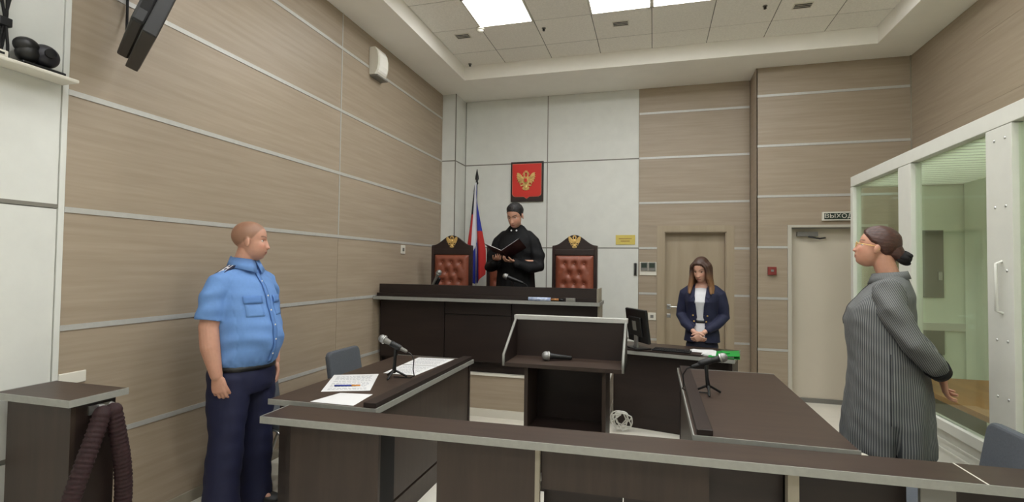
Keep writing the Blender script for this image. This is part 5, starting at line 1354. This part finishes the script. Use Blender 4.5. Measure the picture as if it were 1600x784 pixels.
# glasses
gl = tag(bpy.data.objects.new('glasses', None), None); 
bm = NB()
for s in (-1, 1):
    pts = []
    for k in range(25):
        a = 2 * PI * k / 24; pts.append(tuple(H4 @ V((s * .033 + .024 * math.cos(a), -.097 - .0 + .006 * abs(math.cos(a)) * (1 if s * math.cos(a) > 0 else 0), -.002 + .017 * math.sin(a)))))
    tube(bm, pts, .0016, n=6, round_ends=False)
    tube(bm, [tuple(H4 @ V((s * .057, -.092, .006))), tuple(H4 @ V((s * .076, -.04, .006))), tuple(H4 @ V((s * .082, .012, .004))), tuple(H4 @ V((s * .082, .024, -.012)))], .0022, n=6)
tube(bm, [tuple(H4 @ V((-.010, -.098, .003))), tuple(H4 @ V((0, -.103, .006))), tuple(H4 @ V((.010, -.098, .003)))], .0016, n=6)
bpy.data.objects.remove(gl)
go = obj('glasses', bm, M_gold, wom, local=True, label='thin gold rimmed glasses')
bm = NB()
for s in (-1, 1):
    vs = [bm.verts.new(H4 @ V((s * .033 + .0235 * math.cos(2 * PI * k / 20), -.0965, -.002 + .0165 * math.sin(2 * PI * k / 20)))) for k in range(20)]; bm.faces.new(vs)
obj('lenses', bm, glass_mat('lens_clear', (.96, .96, .96)), go, local=True)
# tunic
ts = [(.515, 0, .000, .240, .214), (.53, 0, .000, .244, .218), (.70, 0, .004, .242, .208), (.85, 0, .006, .238, .194), (1.0, 0, .0, .232, .178), (1.12, 0, -.018, .222, .172), (1.22, 0, -.030, .214, .170), (1.29, 0, -.022, .212, .158), (1.36, 0, .004, .200, .130), (1.41, 0, .018, .165, .104), (1.445, 0, .024, .115, .086), (1.475, 0, .022, .082, .074)]
me = bake(lofts(ts, 56), .0075, 3)
wrinkle(me, lambda c: .008 * np.sin(np.arctan2(c[:, 0], -c[:, 1]) * 9 + 1.5 * np.sin(c[:, 2] * 4)) * np.clip((1.1 - c[:, 2]) / .5, 0, 1) + cloth_noise(.0025, (5, 5, 5), 2)(c))
# side slit at the hem
c = co(me); zt = np.clip((.70 - c[:, 2]) / .19, 0, 1); ang = np.arctan2(c[:, 0], -c[:, 1])
inn = zt * np.exp(-((np.abs(ang) - 1.75) / .06) ** 2) * .07; c[:, 0] -= np.sign(c[:, 0]) * inn; setco(me, c)
tun = mobj('tunic', me, M_tunic, wom); tun_me = me
for s in (-1, 1):
    bm = NB(); A = [V(p) for p in arm[s]]
    tube(bm, [V((s * .12, .008, 1.375)), A[0] + V((s * .02, 0, .005)), A[1] + V((s * .008, 0, .01)), A[1].lerp(A[2], .5), A[2] + V((s * .004, .004, 0)), A[3] + V((0, .004, 0)), A[3].lerp(A[4], .55)], [(.070, .080), (.073, .086), (.070, .082), (.064, .074), (.060, .068), (.056, .060), (.050, .052)], n=24, ref=(0, 1, 0))
    me = bake(bm, .007, 2); wrinkle(me, lambda c: .0035 * np.sin(c[:, 2] * 55 + c[:, 1] * 40 + 3 * np.sin(c[:, 0] * 20))); sl = mobj('sleeve', me, M_sleeve, wom)
    bm = NB(); p0 = A[3].lerp(A[4], .42); p1 = A[3].lerp(A[4], .86); cyl(bm, p0, p1, .058, .050, n=20); obj('cuff', bm, M_blackmatt, sl, local=True, label='dark gathered cuff')
bm = NB()
for s in (-1, 1):
    lo, hi = [], []
    for k in range(11):
        a = k / 10 * PI * .96; x = s * .080 * math.sin(a); y = .020 - .080 * math.cos(a)
        lo.append(bm.verts.new((x * 1.22 + s * .012 * (1 - k / 10), y * 1.15 - .012 * (1 - k / 10), 1.455 - .035 * (1 - k / 10)))); hi.append(bm.verts.new((x, y, 1.497 - .020 * (1 - k / 10))))
    for k in range(10): bm.faces.new((lo[k], lo[k + 1], hi[k + 1], hi[k]) if s < 0 else (lo[k + 1], lo[k], hi[k], hi[k + 1]))
o = obj('collar', bm, M_tunic, tun, local=True, smooth=True); md = o.modifiers.new('t', 'SOLIDIFY'); md.thickness = .005; md.offset = 0
sfw = front_of(tun_me)
_t = BVHTree.FromPolygons([v.co.copy() for v in tun_me.vertices], [tuple(p.vertices) for p in tun_me.polygons])
pts = []
for k in range(24):
    z = .70 + .36 * k / 23; h = _t.ray_cast(V((1, .018, z)), V((-1, 0, 0)))
    if h[0] is not None: pts.append(h[0] + V((-.0005, 0, 0)))
bm = NB(); tube(bm, pts, .0028, n=6); obj('side_seam', bm, mat('dark_seam', (52, 53, 56), .8), tun, local=True)
patch_obj('placket', tun, mat('dark_placket', (58, 58, 66), .7), -.014, .014, 1.19, 1.445, .001, sfw, nx=2, nz=24, th=.002)
bm = lofts([(.60, 0, .01, .16, .14), (.80, 0, .01, .18, .155), (.90, 0, .01, .18, .15)], 36)
for s in (-1, 1): tube(bm, [(s * .09, .005, .74), (s * .095, .0, .46), (s * .095, .02, .10)], [.10, .082, .072], n=18)
me = bake(bm, .009, 2); mobj('trousers', me, M_blackmatt, wom)
for s in (-1, 1): shoe(wom, s * .09, .0, s * .1, M_black, .25)
put(wom, (4.165, 3.42, 0), math.radians(160 + 90), 1.03)
